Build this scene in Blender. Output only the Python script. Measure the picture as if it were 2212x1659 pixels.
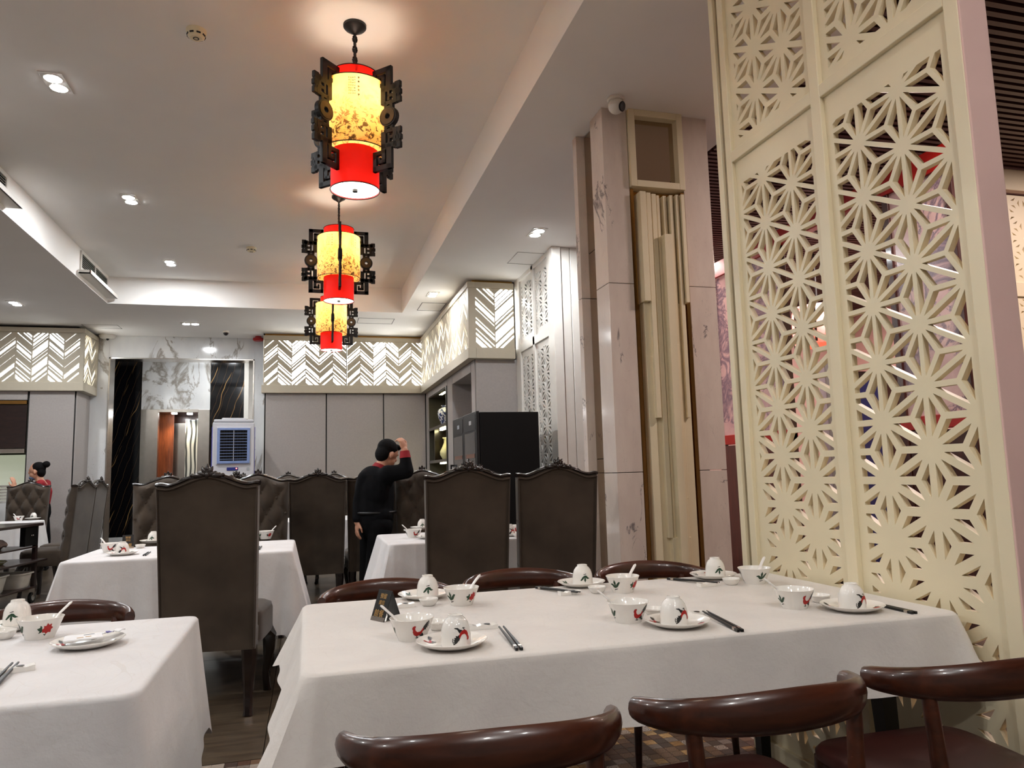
import bpy, bmesh, math, random
from mathutils import Vector, Matrix
from mathutils.geometry import tessellate_polygon
for _o in list(bpy.data.objects): bpy.data.objects.remove(_o, do_unlink=True)
SC = bpy.context.scene
COL = SC.collection
PI = math.pi
# ------------------------------------------------------------------ camera
FPX, CX, CY, CAMH = 1592.28, 1106.0, 829.5, 1.2
RM = ((0.96342679, -0.26660537, -0.02702603), (0.00580479, 0.12159366, -0.99256299), (0.26790881, 0.95610489, 0.11869418))
_cd = bpy.data.cameras.new('camera'); CAM = bpy.data.objects.new('camera', _cd); COL.objects.link(CAM)
_cd.sensor_width = 36.0; _cd.lens = FPX / 2212.0 * 36.0; _cd.clip_start = 0.05; _cd.clip_end = 100
_m = Matrix.Identity(4)
for i in range(3):
    _m[i][0] = RM[0][i]; _m[i][1] = -RM[1][i]; _m[i][2] = -RM[2][i]
_m[2][3] = CAMH
CAM.matrix_world = _m
SC.camera = CAM
def at(u, v, x=None, y=None, z=None):
    """pixel of the 2212x1659 photograph -> point on the plane x=, y= or z="""
    c = (u - CX, v - CY, FPX)
    d = [sum(RM[j][i] * c[j] for j in range(3)) for i in range(3)]
    t = x / d[0] if x is not None else y / d[1] if y is not None else (z - CAMH) / d[2]
    return Vector((d[0] * t, d[1] * t, CAMH + d[2] * t))
# ------------------------------------------------------------------ world, exposure
_w = bpy.data.worlds.new('world'); SC.world = _w; _w.use_nodes = True
_w.node_tree.nodes['Background'].inputs[0].default_value = (0.9, 0.93, 1.0, 1)
_w.node_tree.nodes['Background'].inputs[1].default_value = 0.05
SC.view_settings.view_transform = 'Standard'; SC.view_settings.look = 'None'
SC.view_settings.gamma = 1.0; SC.view_settings.use_curve_mapping = False
SC.view_settings.exposure = 2.0
# light levels (watts) used by the lamp builders below
W_DOWN, W_LANTERN, W_HALL, W_LOBBY = 8.8, 2.3, 14.0, 1.8
E_CHEV, E_LENS = 2.0, 30.0
HS, HR = 3.6, 3.97            # soffit and recess heights
# ------------------------------------------------------------------ materials
def lin(c):
    return tuple((v / 12.92 if v <= 0.04045 else ((v + 0.055) / 1.055) ** 2.4) for v in c)
def rgb(r, g, b): return lin((r / 255.0, g / 255.0, b / 255.0)) + (1.0,)
class NT:
    def __init__(s, name):
        s.m = bpy.data.materials.new(name); s.m.use_nodes = True
        s.t = s.m.node_tree; s.b = s.t.nodes['Principled BSDF']
    def n(s, typ, **kw):
        nd = s.t.nodes.new(typ)
        for k, v in kw.items():
            if k.startswith('i_'):
                key = k[2:]; key = int(key) if key.isdigit() else key.replace('_', ' ')
                nd.inputs[key].default_value = v
            else: setattr(nd, k, v)
        return nd
    def l(s, a, b): s.t.links.new(a, b)
    def coord(s, scale=(1, 1, 1), rot=(0, 0, 0), kind='Object'):
        tc = s.n('ShaderNodeTexCoord'); mp = s.n('ShaderNodeMapping')
        mp.inputs['Scale'].default_value = scale; mp.inputs['Rotation'].default_value = rot
        s.l(tc.outputs[kind], mp.inputs[0]); return mp.outputs[0]
    def noise(s, vec, scale, detail=4, rough=0.55, dist=0.0):
        n = s.n('ShaderNodeTexNoise'); n.inputs['Scale'].default_value = scale; n.inputs['Detail'].default_value = detail
        n.inputs['Roughness'].default_value = rough; n.inputs['Distortion'].default_value = dist
        s.l(vec, n.inputs['Vector']); return n.outputs[0]
    def ramp(s, fac, stops, interp='LINEAR'):
        r = s.n('ShaderNodeValToRGB'); r.color_ramp.interpolation = interp
        e = r.color_ramp.elements
        while len(e) < len(stops): e.new(0.5)
        for k, (p, c) in enumerate(stops): e[k].position = p; e[k].color = c
        s.l(fac, r.inputs[0]); return r.outputs[0]
    def mix(s, fac, a, b, mode='MIX'):
        m = s.n('ShaderNodeMix', data_type='RGBA', blend_type=mode)
        for sock, v in ((m.inputs[0], fac), (m.inputs[6], a), (m.inputs[7], b)):
            if hasattr(v, 'links') or hasattr(v, 'is_linked'): s.l(v, sock)
            else: sock.default_value = v
        return m.outputs[2]
    def math(s, op, a, b=0.0):
        m = s.n('ShaderNodeMath', operation=op)
        for sock, v in ((m.inputs[0], a), (m.inputs[1], b)):
            if hasattr(v, 'is_linked'): s.l(v, sock)
            else: sock.default_value = v
        return m.outputs[0]
    def bump(s, h, strength=0.2, dist=0.01):
        b = s.n('ShaderNodeBump'); b.inputs['Strength'].default_value = strength; b.inputs['Distance'].default_value = dist
        s.l(h, b.inputs['Height']); s.l(b.outputs[0], s.b.inputs['Normal'])
    def base(s, c):
        if hasattr(c, 'is_linked'): s.l(c, s.b.inputs['Base Color'])
        else: s.b.inputs['Base Color'].default_value = c
        return s
    def set(s, rough=0.5, metal=0.0, spec=0.5, coat=0.0, sheen=0.0):
        i = s.b.inputs; i['Roughness'].default_value = rough; i['Metallic'].default_value = metal
        i['Specular IOR Level'].default_value = spec; i['Coat Weight'].default_value = coat
        i['Coat Roughness'].default_value = 0.08
        i['Sheen Weight'].default_value = sheen
        return s.m
M = {}
def plain(key, c, rough=0.5, metal=0.0, spec=0.5, coat=0.0, sheen=0.0, var=0.06, nscale=14.0, bump=0.0, bscale=200.0):
    t = NT(key); v = t.coord()
    n = t.noise(v, nscale, 3)
    d = tuple(x * (1 - var) for x in c[:3]) + (1,); e = tuple(min(1, x * (1 + var)) for x in c[:3]) + (1,)
    t.base(t.ramp(n, [(0.3, d), (0.7, e)]))
    if bump: t.bump(t.noise(v, bscale, 2), bump, 0.002)
    M[key] = t.set(rough, metal, spec, coat, sheen); return M[key]
def emit(key, c, strength):
    t = NT(key); t.base((0.8, 0.8, 0.8, 1)); t.b.inputs['Emission Color'].default_value = c
    t.b.inputs['Emission Strength'].default_value = strength
    M[key] = t.set(0.5); return M[key]
def marble(key, base, vein, scale, width, rough=0.12, rot=(0.4, 0.3, 0.6), stretch=(1, 1, 1), base2=None, dens=0.5, dist=1.6):
    t = NT(key); v = t.coord(stretch, rot)
    n = t.noise(v, scale, 6, 0.6, dist)
    a = t.math('ABSOLUTE', t.math('SUBTRACT', n, 0.5))
    mask = t.noise(v, scale * 0.7, 2)
    w = t.math('MULTIPLY', t.math('MAXIMUM', t.math('SUBTRACT', mask, dens), 0.0), width * 14)
    f = t.math('SUBTRACT', 1.0, t.math('DIVIDE', a, t.math('MAXIMUM', w, 0.0008)))
    f = t.math('MAXIMUM', f, 0.0)
    cloud = t.ramp(t.noise(v, scale * 1.6, 4), [(0.3, base), (0.75, base2 or base)])
    t.base(t.mix(f, cloud, vein))
    M[key] = t.set(rough, spec=0.5); return M[key]
def wood(key, dark, light, rough=0.3, stretch=(1, 12, 12), scale=3.0, coat=0.4, rot=(0, 0, 0), wear=None):
    t = NT(key); v = t.coord(stretch, rot)
    n = t.noise(v, scale, 5, 0.6, 0.4)
    c = t.ramp(n, [(0.25, dark), (0.8, light)])
    if wear:
        w = t.ramp(t.noise(t.coord((1, 6, 6)), 9.0, 6, 0.7), [(0.69, (0, 0, 0, 1)), (0.73, (1, 1, 1, 1))])
        c = t.mix(w, c, wear)
    t.base(c); M[key] = t.set(rough, coat=coat); return M[key]
plain('ceiling_paint', rgb(245, 242, 238), 0.85, var=0.015, nscale=2.0)
plain('wall_fabric', rgb(168, 161, 157), 0.8, var=0.04, nscale=40, bump=0.15, bscale=300)
plain('seam_dark', rgb(28, 26, 26), 0.6)
plain('beige_panel', rgb(190, 180, 160), 0.55, var=0.02)
plain('cream_lacquer', rgb(234, 222, 190), 0.42, var=0.03, nscale=3)
plain('white_lacquer', rgb(228, 224, 216), 0.35, var=0.02)
plain('pink_wall', rgb(226, 190, 180), 0.7, var=0.05, nscale=2)
marble('white_marble', rgb(226, 226, 224), rgb(150, 142, 132), 1.3, 0.03, rot=(0.2, 0.75, 0.3), stretch=(1.6, 1, 0.7), base2=rgb(208, 209, 211), dens=0.45, dist=1.0)
t = NT('black_marble'); v = t.coord((1, 1, 1), (0, -0.30, 0))
w = t.n('ShaderNodeTexWave', wave_type='BANDS', bands_direction='X'); w.inputs['Scale'].default_value = 1.15; w.inputs['Distortion'].default_value = 2.2; w.inputs['Detail'].default_value = 2.5; w.inputs['Detail Scale'].default_value = 1.4
t.l(v, w.inputs[0]); mk = t.ramp(t.noise(v, 1.7, 2), [(0.42, (0, 0, 0, 1)), (0.6, (1, 1, 1, 1))])
ln = t.math('MULTIPLY', t.math('GREATER_THAN', w.outputs[1], 0.9965), mk)
w2 = t.n('ShaderNodeTexWave', wave_type='BANDS', bands_direction='X'); w2.inputs['Scale'].default_value = 2.6; w2.inputs['Distortion'].default_value = 2.6; w2.inputs['Detail'].default_value = 2.5; w2.inputs['Phase Offset'].default_value = 2.0; t.l(v, w2.inputs[0])
l2 = t.math('MULTIPLY', t.math('GREATER_THAN', w2.outputs[1], 0.9992), 0.45)
t.base(t.mix(t.math('MAXIMUM', ln, l2), rgb(11, 11, 14), rgb(160, 122, 76))); M['black_marble'] = t.set(0.1)
marble('column_marble', rgb(224, 211, 200), rgb(120, 112, 112), 2.4, 0.03, rot=(0, 0.6, 0), stretch=(3.0, 1.5, 0.9), base2=rgb(212, 197, 187), dens=0.56, dist=0.7)
marble('partition_marble', rgb(228, 198, 190), rgb(120, 105, 120), 2.6, 0.09, rough=0.25, rot=(0.5, 0, 0.2), base2=rgb(196, 160, 160), dens=0.42, dist=3.0)
wood('horn_wood', rgb(36, 15, 8), rgb(88, 43, 25), 0.3, (1, 9, 9), 3.0, 0.35, wear=rgb(140, 95, 62))
wood('dark_wood', rgb(13, 7, 6), rgb(30, 16, 12), 0.22, (8, 8, 1), 4.0, 0.5)
wood('trolley_wood', rgb(22, 11, 10), rgb(48, 26, 22), 0.35, (2, 8, 8), 4.0, 0.3)
wood('door_wood', rgb(78, 36, 18), rgb(130, 70, 38), 0.3, (8, 8, 1), 4.0, 0.4)
wood('hall_wood', rgb(40, 14, 10), rgb(82, 36, 26), 0.4, (8, 8, 1), 3.0)
wood('floor_wood', rgb(54, 44, 34), rgb(96, 82, 64), 0.35, (1.2, 14, 14), 2.2, 0.1)
plain('maroon_leather', rgb(58, 26, 22), 0.42, var=0.1)
plain('velvet', rgb(72, 62, 53), 0.95, spec=0.05, sheen=0.25, var=0.3, nscale=3.5, bump=0.1, bscale=400)
plain('velvet_trim', rgb(66, 55, 46), 0.8, spec=0.2, sheen=0.2)
plain('porcelain', rgb(240, 236, 230), 0.12, var=0.01)
plain('plastic_white', rgb(206, 206, 212), 0.35, var=0.02)
plain('spoon_white', rgb(240, 236, 232), 0.25, var=0.01)
plain('black_plastic', rgb(10, 10, 11), 0.42)
plain('fridge_black', rgb(4, 4, 5), 0.5, spec=.25)
plain('black_iron', rgb(22, 19, 18), 0.45)
plain('lantern_wood', rgb(11, 8, 7), 0.5)
plain('steel', rgb(190, 184, 176), 0.22, 1.0)
plain('brass', rgb(196, 150, 84), 0.25, 1.0)
plain('gold_print', rgb(190, 150, 90), 0.4, 0.3)
plain('old_gold', rgb(74, 58, 36), 0.45, 0.2)
plain('red_print', rgb(176, 26, 22), 0.45)
plain('black_print', rgb(24, 24, 22), 0.45)
plain('green_print', rgb(34, 66, 44), 0.45)
plain('red_plastic', rgb(170, 28, 28), 0.35)
plain('red_lacquer', rgb(170, 26, 18), 0.4)
plain('skin', rgb(206, 152, 124), 0.55, var=0.05)
plain('hair', rgb(14, 12, 13), 0.8, spec=.15, bump=.6, bscale=90)
plain('black_knit', rgb(12, 12, 15), 0.9, spec=.15, bump=0.2)
plain('black_trouser', rgb(8, 8, 10), 0.9, spec=.15)
plain('red_cloth', rgb(150, 24, 34), 0.8)
plain('mask_blue', rgb(90, 110, 140), 0.8)
plain('tub_grey', rgb(224, 219, 210), 0.5, var=0.14, nscale=9)
plain('rag', rgb(150, 128, 120), 0.9, var=0.2, nscale=20)
plain('napkin', rgb(238, 238, 240), 0.8)
plain('purple_print', rgb(92, 80, 150), 0.5)
plain('cooler_blue', rgb(128, 148, 196), 0.4)
plain('cooler_side', rgb(82, 84, 170), 0.4)
plain('cream_glaze', rgb(236, 230, 170), 0.25)
plain('shelf_back', rgb(72, 68, 54), 0.6)
plain('blue_panel', rgb(44, 54, 130), 0.3)
plain('grey_panel', rgb(176, 180, 186), 0.4)
plain('slat_wood', rgb(78, 46, 40), 0.5)
plain('slat_back', rgb(12, 8, 8), 0.9)
plain('grey_tile', rgb(150, 146, 138), 0.5)
t = NT('smoked_mirror'); t.base(rgb(176, 160, 142)); M['smoked_mirror'] = t.set(0.04, 1.0)
t = NT('gold_mirror'); t.base(rgb(214, 186, 140)); M['gold_mirror'] = t.set(0.06, 1.0)
t = NT('fridge_glass'); t.base(rgb(70, 70, 70)); t.b.inputs['Alpha'].default_value = 1.0; M['fridge_glass'] = t.set(0.08, 0.0, 0.6)
t = NT('blue_white_glaze'); v = t.coord(); t.base(t.ramp(t.noise(v, 22, 4, 0.6, 1.0), [(0.47, rgb(236, 238, 240)), (0.53, rgb(52, 66, 110))])); M['blue_white_glaze'] = t.set(0.15)
t = NT('zebra'); v = t.coord((1, 1, 0.35))
w = t.n('ShaderNodeTexWave', wave_type='BANDS', bands_direction='X'); w.inputs['Scale'].default_value = 4.2; w.inputs['Distortion'].default_value = 5.0; w.inputs['Detail'].default_value = 1.0
t.l(v, w.inputs[0]); t.base(t.ramp(w.outputs[1], [(0.25, rgb(70, 72, 70)), (0.4, rgb(222, 224, 214))])); M['zebra'] = t.set(0.25)
# tablecloths: white damask with a fine net of pale arcs
def cloth_mat(key, c, lo):
    t = NT(key); v = t.coord((1, 1, 1))
    n = t.noise(v, 5.0, 4, 0.5, 0.4)
    def arcs(sc, rot, k): return t.math('LESS_THAN', t.math('FRACT', t.math('MULTIPLY', t.noise(t.coord(sc, rot), 2.2, 0, 0.5, 0.0), k)), 0.045)
    line = t.math('MAXIMUM', arcs((2.2, 2.2, 7.0), (0, 0, 0), 17.0), arcs((2.6, 2.0, 8.0), (0.25, 0.3, 0.7), 15.0))
    bc = t.ramp(n, [(0.3, lo), (0.7, c)])
    t.base(t.mix(t.math('MULTIPLY', line, 0.2), bc, rgb(198, 186, 176)))
    t.bump(t.noise(v, 9.0, 5, 0.6, 0.2), 0.35, 0.012)
    M[key] = t.set(0.75, spec=0.2, sheen=0.15)
cloth_mat('cloth_warm', rgb(224, 218, 212), rgb(214, 208, 203))
cloth_mat('cloth_white', rgb(228, 226, 226), rgb(218, 215, 215))
# lantern paper: printed landscape on yellow paper, lit from inside
t = NT('lantern_paper'); v = t.coord((1, 1, 1))
n1 = t.noise(v, 9.0, 6, 0.65, 0.8); n2 = t.noise(v, 26.0, 6, 0.7, 1.2); n3 = t.noise(v, 4.0, 3)
sep = t.n('ShaderNodeSeparateXYZ'); t.l(t.coord(), sep.inputs[0])
low = t.ramp(sep.outputs[2], [(0.0, (1, 1, 1, 1)), (1.0, (1, 1, 1, 1))])
mr = t.n('ShaderNodeMapRange'); mr.inputs[1].default_value = -0.12; mr.inputs[2].default_value = 0.17; mr.inputs[3].default_value = 1.0; mr.inputs[4].default_value = 0.0
t.l(sep.outputs[2], mr.inputs[0])
paper = t.ramp(n3, [(0.35, rgb(255, 208, 110)), (0.7, rgb(255, 228, 150))])
ink = t.math('MULTIPLY', t.ramp(n2, [(0.52, (0, 0, 0, 1)), (0.57, (1, 1, 1, 1))]), mr.outputs[0])
blush = t.math('MULTIPLY', t.ramp(n1, [(0.5, (0, 0, 0, 1)), (0.66, (1, 1, 1, 1))]), mr.outputs[0])
c = t.mix(t.math('MULTIPLY', blush, 0.75), paper, rgb(240, 120, 40))
c = t.mix(t.math('MULTIPLY', ink, 0.93), c, rgb(58, 36, 10))
def translucent(t, col, glow, share):
    """thin lamp-shade skin: half diffuse, half letting the bulb's light through"""
    if hasattr(col, 'is_linked'): t.base(col); t.l(col, t.b.inputs['Emission Color'])
    else: t.base(col); t.b.inputs['Emission Color'].default_value = col
    t.b.inputs['Emission Strength'].default_value = glow; t.set(0.75)
    tr = t.n('ShaderNodeBsdfTranslucent'); ms = t.n('ShaderNodeMixShader'); ms.inputs[0].default_value = share
    if hasattr(col, 'is_linked'): t.l(col, tr.inputs[0])
    else: tr.inputs[0].default_value = col
    out = t.t.nodes['Material Output']; t.l(t.b.outputs[0], ms.inputs[1]); t.l(tr.outputs[0], ms.inputs[2]); t.l(ms.outputs[0], out.inputs[0])
    return t.m
M['lantern_paper'] = translucent(t, c, 0.03, 0.5)
M['lantern_red'] = translucent(NT('lantern_red'), rgb(196, 24, 14), 0.02, 0.3)
emit('lantern_disc', rgb(255, 246, 230), 2.0)
emit('lens', (0.93, 0.97, 1.0, 1), E_LENS)
emit('chevron_light', (0.95, 0.98, 1.0, 1), E_CHEV)
emit('shelf_led', rgb(255, 240, 180), 9.0)
emit('tube_led', rgb(255, 244, 240), 6.0)
emit('pink_glow', rgb(255, 214, 206), 0.9)
emit('orange_glow', rgb(255, 80, 22), .26)
emit('red_led', rgb(255, 60, 40), 6.0)
emit('pass_glow', rgb(204, 212, 180), 0.11)
TILES = []
for i, (a, b) in enumerate([((92, 66, 52), (70, 48, 38)), ((120, 92, 70), (96, 74, 56)), ((168, 130, 78), (120, 84, 46)), ((182, 170, 156), (130, 118, 108)), ((140, 128, 118), (104, 94, 86)), ((78, 62, 54), (58, 46, 40)), ((196, 164, 112), (152, 116, 70)), ((110, 102, 98), (176, 168, 158))]):
    t = NT('mosaic_tile'); v = t.coord((1, 1, 1))
    if i % 2:
        w = t.n('ShaderNodeTexWave', wave_type='RINGS', rings_direction='Z'); w.inputs['Scale'].default_value = 28.0; w.inputs['Distortion'].default_value = 3.0; t.l(v, w.inputs[0]); f = w.outputs[1]
    else: f = t.noise(v, 60.0, 3)
    t.base(t.ramp(f, [(0.35, rgb(*b)), (0.65, rgb(*a))])); TILES.append(t.set(0.35))
# ------------------------------------------------------------------ mesh helpers
class MB:
    def __init__(s): s.v = []; s.f = []
    def add(s, vs, fs):
        o = len(s.v); s.v += [tuple(p) for p in vs]; s.f += [tuple(i + o for i in f) for f in fs]; return s
    def box(s, x0, x1, y0, y1, z0, z1):
        vs = [(x, y, z) for z in (z0, z1) for y in (y0, y1) for x in (x0, x1)]
        return s.add(vs, [(0, 2, 3, 1), (4, 5, 7, 6), (0, 1, 5, 4), (2, 6, 7, 3), (0, 4, 6, 2), (1, 3, 7, 5)])
    def bar(s, a, b, w, h, up=(0, 0, 1)):
        """box of section w x h from a to b"""
        a = Vector(a); b = Vector(b); d = (b - a).normalized(); u = Vector(up)
        if abs(d.dot(u)) > 0.98: u = Vector((0, 1, 0))
        r = d.cross(u).normalized() * (w / 2); u = r.cross(d).normalized() * (h / 2)
        vs = [p + i * r + j * u for p in (a, b) for i, j in ((-1, -1), (1, -1), (1, 1), (-1, 1))]
        return s.add(vs, [(0, 1, 2, 3), (7, 6, 5, 4), (0, 4, 5, 1), (1, 5, 6, 2), (2, 6, 7, 3), (3, 7, 4, 0)])
    def lathe(s, prof, n=32, c=(0, 0, 0), cap=True):
        """profile [(r, z)...] round the z axis"""
        o = len(s.v); k = len(prof)
        for r, z in prof:
            for i in range(n):
                a = 2 * PI * i / n; s.v.append((c[0] + r * math.cos(a), c[1] + r * math.sin(a), c[2] + z))
        for j in range(k - 1):
            for i in range(n):
                i2 = (i + 1) % n; s.f.append((o + j * n + i, o + j * n + i2, o + (j + 1) * n + i2, o + (j + 1) * n + i))
        if cap:
            s.f.append(tuple(o + i for i in reversed(range(n)))); s.f.append(tuple(o + (k - 1) * n + i for i in range(n)))
        return s
    def sweep(s, path, secs, closed=False, cap=True, up=(0, 0, 1)):
        """path points, secs[i] = (half width, half height) ellipse or list of (a,b)"""
        o = len(s.v); P = [Vector(p) for p in path]; n = None; L = len(P)
        for i, p in enumerate(P):
            d = (P[(i + 1) % L] - P[i - 1]) if closed else (P[min(i + 1, L - 1)] - P[max(i - 1, 0)])
            d.normalize(); u = Vector(up)
            if abs(d.dot(u)) > 0.97: u = Vector((0, 1, 0)) if abs(d.y) < 0.9 else Vector((1, 0, 0))
            r = d.cross(u).normalized(); u = r.cross(d).normalized()
            sc = secs[i] if isinstance(secs, list) else secs
            if isinstance(sc, (tuple,)) and not isinstance(sc[0], tuple):
                pts = [(sc[0] * math.cos(2 * PI * k / 12), sc[1] * math.sin(2 * PI * k / 12)) for k in range(12)]
            else: pts = sc
            n = len(pts)
            for a, b in pts: s.v.append(tuple(p + r * a + u * b))
        for i in range(L if closed else L - 1):
            i2 = (i + 1) % L
            for k in range(n):
                k2 = (k + 1) % n; s.f.append((o + i * n + k, o + i * n + k2, o + i2 * n + k2, o + i2 * n + k))
        if cap and not closed:
            s.f.append(tuple(o + k for k in reversed(range(n)))); s.f.append(tuple(o + (L - 1) * n + k for k in range(n)))
        return s
    def tube(s, path, r, n=8, closed=False):
        if not isinstance(r, (list, tuple)): r = [r] * len(path)
        return s.sweep(path, [[(q * math.cos(2 * PI * k / n), q * math.sin(2 * PI * k / n)) for k in range(n)] for q in r], closed)
    def ball(s, c, r, n=12, m=8):
        if not isinstance(r, (list, tuple)): r = (r, r, r)
        o = len(s.v)
        for j in range(1, m):
            t = PI * j / m
            for i in range(n):
                a = 2 * PI * i / n
                s.v.append((c[0] + r[0] * math.sin(t) * math.cos(a), c[1] + r[1] * math.sin(t) * math.sin(a), c[2] + r[2] * math.cos(t)))
        top = len(s.v); s.v.append((c[0], c[1], c[2] + r[2])); s.v.append((c[0], c[1], c[2] - r[2]))
        for j in range(m - 2):
            for i in range(n):
                i2 = (i + 1) % n; s.f.append((o + j * n + i, o + (j + 1) * n + i, o + (j + 1) * n + i2, o + j * n + i2))
        for i in range(n):
            i2 = (i + 1) % n; s.f.append((top, o + i, o + i2)); s.f.append((top + 1, o + (m - 2) * n + i2, o + (m - 2) * n + i))
        return s
    def capsule(s, a, b, ra, rb, n=14):
        a = Vector(a); b = Vector(b); s.tube([a, b], [ra, rb], n); s.ball(a, ra, n, 8); s.ball(b, rb, n, 8); return s
    def prism(s, outer, holes, fn, t0, t1):
        """flat plate with holes: 2D loops -> fn(u, v, t) in space, thickness t0..t1"""
        loops = [outer] + holes; flat = [p for l in loops for p in l]; nf = len(flat)
        tris = tessellate_polygon([[Vector((p[0], p[1], 0)) for p in l] for l in loops])
        o = len(s.v)
        for t in (t0, t1):
            for u, v in flat: s.v.append(tuple(fn(u, v, t)))
        for a, b, c in tris:
            s.f.append((o + a, o + b, o + c)); s.f.append((o + nf + c, o + nf + b, o + nf + a))
        k = 0
        for l in loops:
            m = len(l)
            for i in range(m):
                i2 = (i + 1) % m; s.f.append((o + k + i, o + k + i2, o + nf + k + i2, o + nf + k + i))
            k += m
        return s
    def mesh(s, name, mats, smooth=False, fix=True):
        me = bpy.data.meshes.new(name); me.from_pydata(s.v, [], s.f); me.update()
        if fix:
            bm = bmesh.new(); bm.from_mesh(me); bmesh.ops.recalc_face_normals(bm, faces=bm.faces); bm.to_mesh(me); bm.free()
        for m in (mats if isinstance(mats, (list, tuple)) else [mats]): me.materials.append(M[m] if isinstance(m, str) else m)
        if smooth:
            me.polygons.foreach_set('use_smooth', [True] * len(me.polygons))
            me.set_sharp_from_angle(angle=math.radians(smooth if smooth is not True else 40))
        return me
    def obj(s, name, mats, parent=None, smooth=False, bevel=0.0, loc=None, rot=None, fix=True):
        return link(name, s.mesh(name, mats, smooth, fix), parent, bevel, loc, rot)
def link(name, me, parent=None, bevel=0.0, loc=None, rot=None):
    o = bpy.data.objects.new(name, me); COL.objects.link(o)
    if parent is not None: o.parent = parent
    if loc is not None: o.location = loc
    if rot is not None: o.rotation_euler = rot
    if bevel:
        b = o.modifiers.new('bevel', 'BEVEL'); b.width = bevel; b.segments = 2; b.limit_method = 'ANGLE'; b.angle_limit = math.radians(40)
    return o
def tag(o, label, cat, group=None, kind=None):
    o['label'] = label
    if cat: o['category'] = cat
    if group: o['group'] = group
    if kind: o['kind'] = kind
    return o
def thing(name, label, cat, loc=(0, 0, 0), rz=0.0, group=None, kind=None):
    o = bpy.data.objects.new(name, None); COL.objects.link(o); o.empty_display_size = 0.1
    o.location = loc; o.rotation_euler = (0, 0, rz); return tag(o, label, cat, group, kind)
def kids(o): return [c for c in o.children]
def copy_tree(o, parent=None):
    c = o.copy(); COL.objects.link(c); c.parent = parent
    for k in kids(o): copy_tree(k, c)
    return c
PROTO = {}
def inst(key, maker, label, cat, loc, rz=0.0, group=None):
    """first use builds the thing, later uses copy it with its parts"""
    if key not in PROTO: o = PROTO[key] = maker()
    else: o = copy_tree(PROTO[key])
    if 'group' in o: del o['group']
    o.location = loc; o.rotation_euler = (0, 0, rz); return tag(o, label, cat, group)
def clip_poly(poly, x0, x1, y0, y1):
    def cut(P, ins, inter):
        R = []
        for i in range(len(P)):
            a, b = P[i - 1], P[i]
            if ins(b):
                if not ins(a): R.append(inter(a, b))
                R.append(b)
            elif ins(a): R.append(inter(a, b))
        return R
    def ix(x): return lambda a, b: (x, a[1] + (b[1] - a[1]) * (x - a[0]) / (b[0] - a[0]))
    def iy(y): return lambda a, b: (a[0] + (b[0] - a[0]) * (y - a[1]) / (b[1] - a[1]), y)
    for ins, it in ((lambda p: p[0] >= x0, ix(x0)), (lambda p: p[0] <= x1, ix(x1)), (lambda p: p[1] >= y0, iy(y0)), (lambda p: p[1] <= y1, iy(y1))):
        poly = cut(poly, ins, it)
        if len(poly) < 3: return []
    R = []
    for p in poly:
        if not R or math.hypot(p[0] - R[-1][0], p[1] - R[-1][1]) > 1e-5: R.append(p)
    if len(R) > 2 and math.hypot(R[0][0] - R[-1][0], R[0][1] - R[-1][1]) < 1e-5: R.pop()
    return R if len(R) > 2 else []
def inset(poly, d):
    """convex polygon moved inwards by d(mid)"""
    A = sum(poly[i - 1][0] * poly[i][1] - poly[i][0] * poly[i - 1][1] for i in range(len(poly)))
    if A < 0: poly = poly[::-1]
    P = list(poly)
    for i in range(len(poly)):
        a, b = poly[i - 1], poly[i]; L = math.hypot(b[0] - a[0], b[1] - a[1])
        if L < 1e-6: continue
        nx, ny = -(b[1] - a[1]) / L, (b[0] - a[0]) / L
        dd = d((a[0] + b[0]) / 2, (a[1] + b[1]) / 2) if callable(d) else d
        c = nx * a[0] + ny * a[1] + dd
        R = []
        for k in range(len(P)):
            p, q = P[k - 1], P[k]; sp = nx * p[0] + ny * p[1] - c; sq = nx * q[0] + ny * q[1] - c
            if sq >= 0:
                if sp < 0: t = sp / (sp - sq); R.append((p[0] + (q[0] - p[0]) * t, p[1] + (q[1] - p[1]) * t))
                R.append(q)
            elif sp >= 0: t = sp / (sp - sq); R.append((p[0] + (q[0] - p[0]) * t, p[1] + (q[1] - p[1]) * t))
        P = R
        if len(P) < 3: return []
    R = []
    for p in P:
        if not R or math.hypot(p[0] - R[-1][0], p[1] - R[-1][1]) > 4e-4: R.append(p)
    if len(R) > 2 and math.hypot(R[0][0] - R[-1][0], R[0][1] - R[-1][1]) < 4e-4: R.pop()
    ar = abs(sum(R[i - 1][0] * R[i][1] - R[i][0] * R[i - 1][1] for i in range(len(R)))) / 2 if len(R) > 2 else 0
    return R if ar > 6e-5 else []
def lamp(kind, loc, power, color=(1, 1, 1), size=0.1, parent=None, rot=(0, 0, 0), spot=None, blend=0.6, name='lamp'):
    d = bpy.data.lights.new(name, kind); d.energy = power; d.color = color
    if kind == 'AREA': d.shape = 'DISK'; d.size = size
    elif kind in ('POINT', 'SPOT'): d.shadow_soft_size = size
    if kind == 'SPOT': d.spot_size = spot; d.spot_blend = blend
    o = bpy.data.objects.new(name, d); COL.objects.link(o); o.location = loc; o.rotation_euler = rot
    if parent is not None: o.parent = parent
    return o
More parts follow.
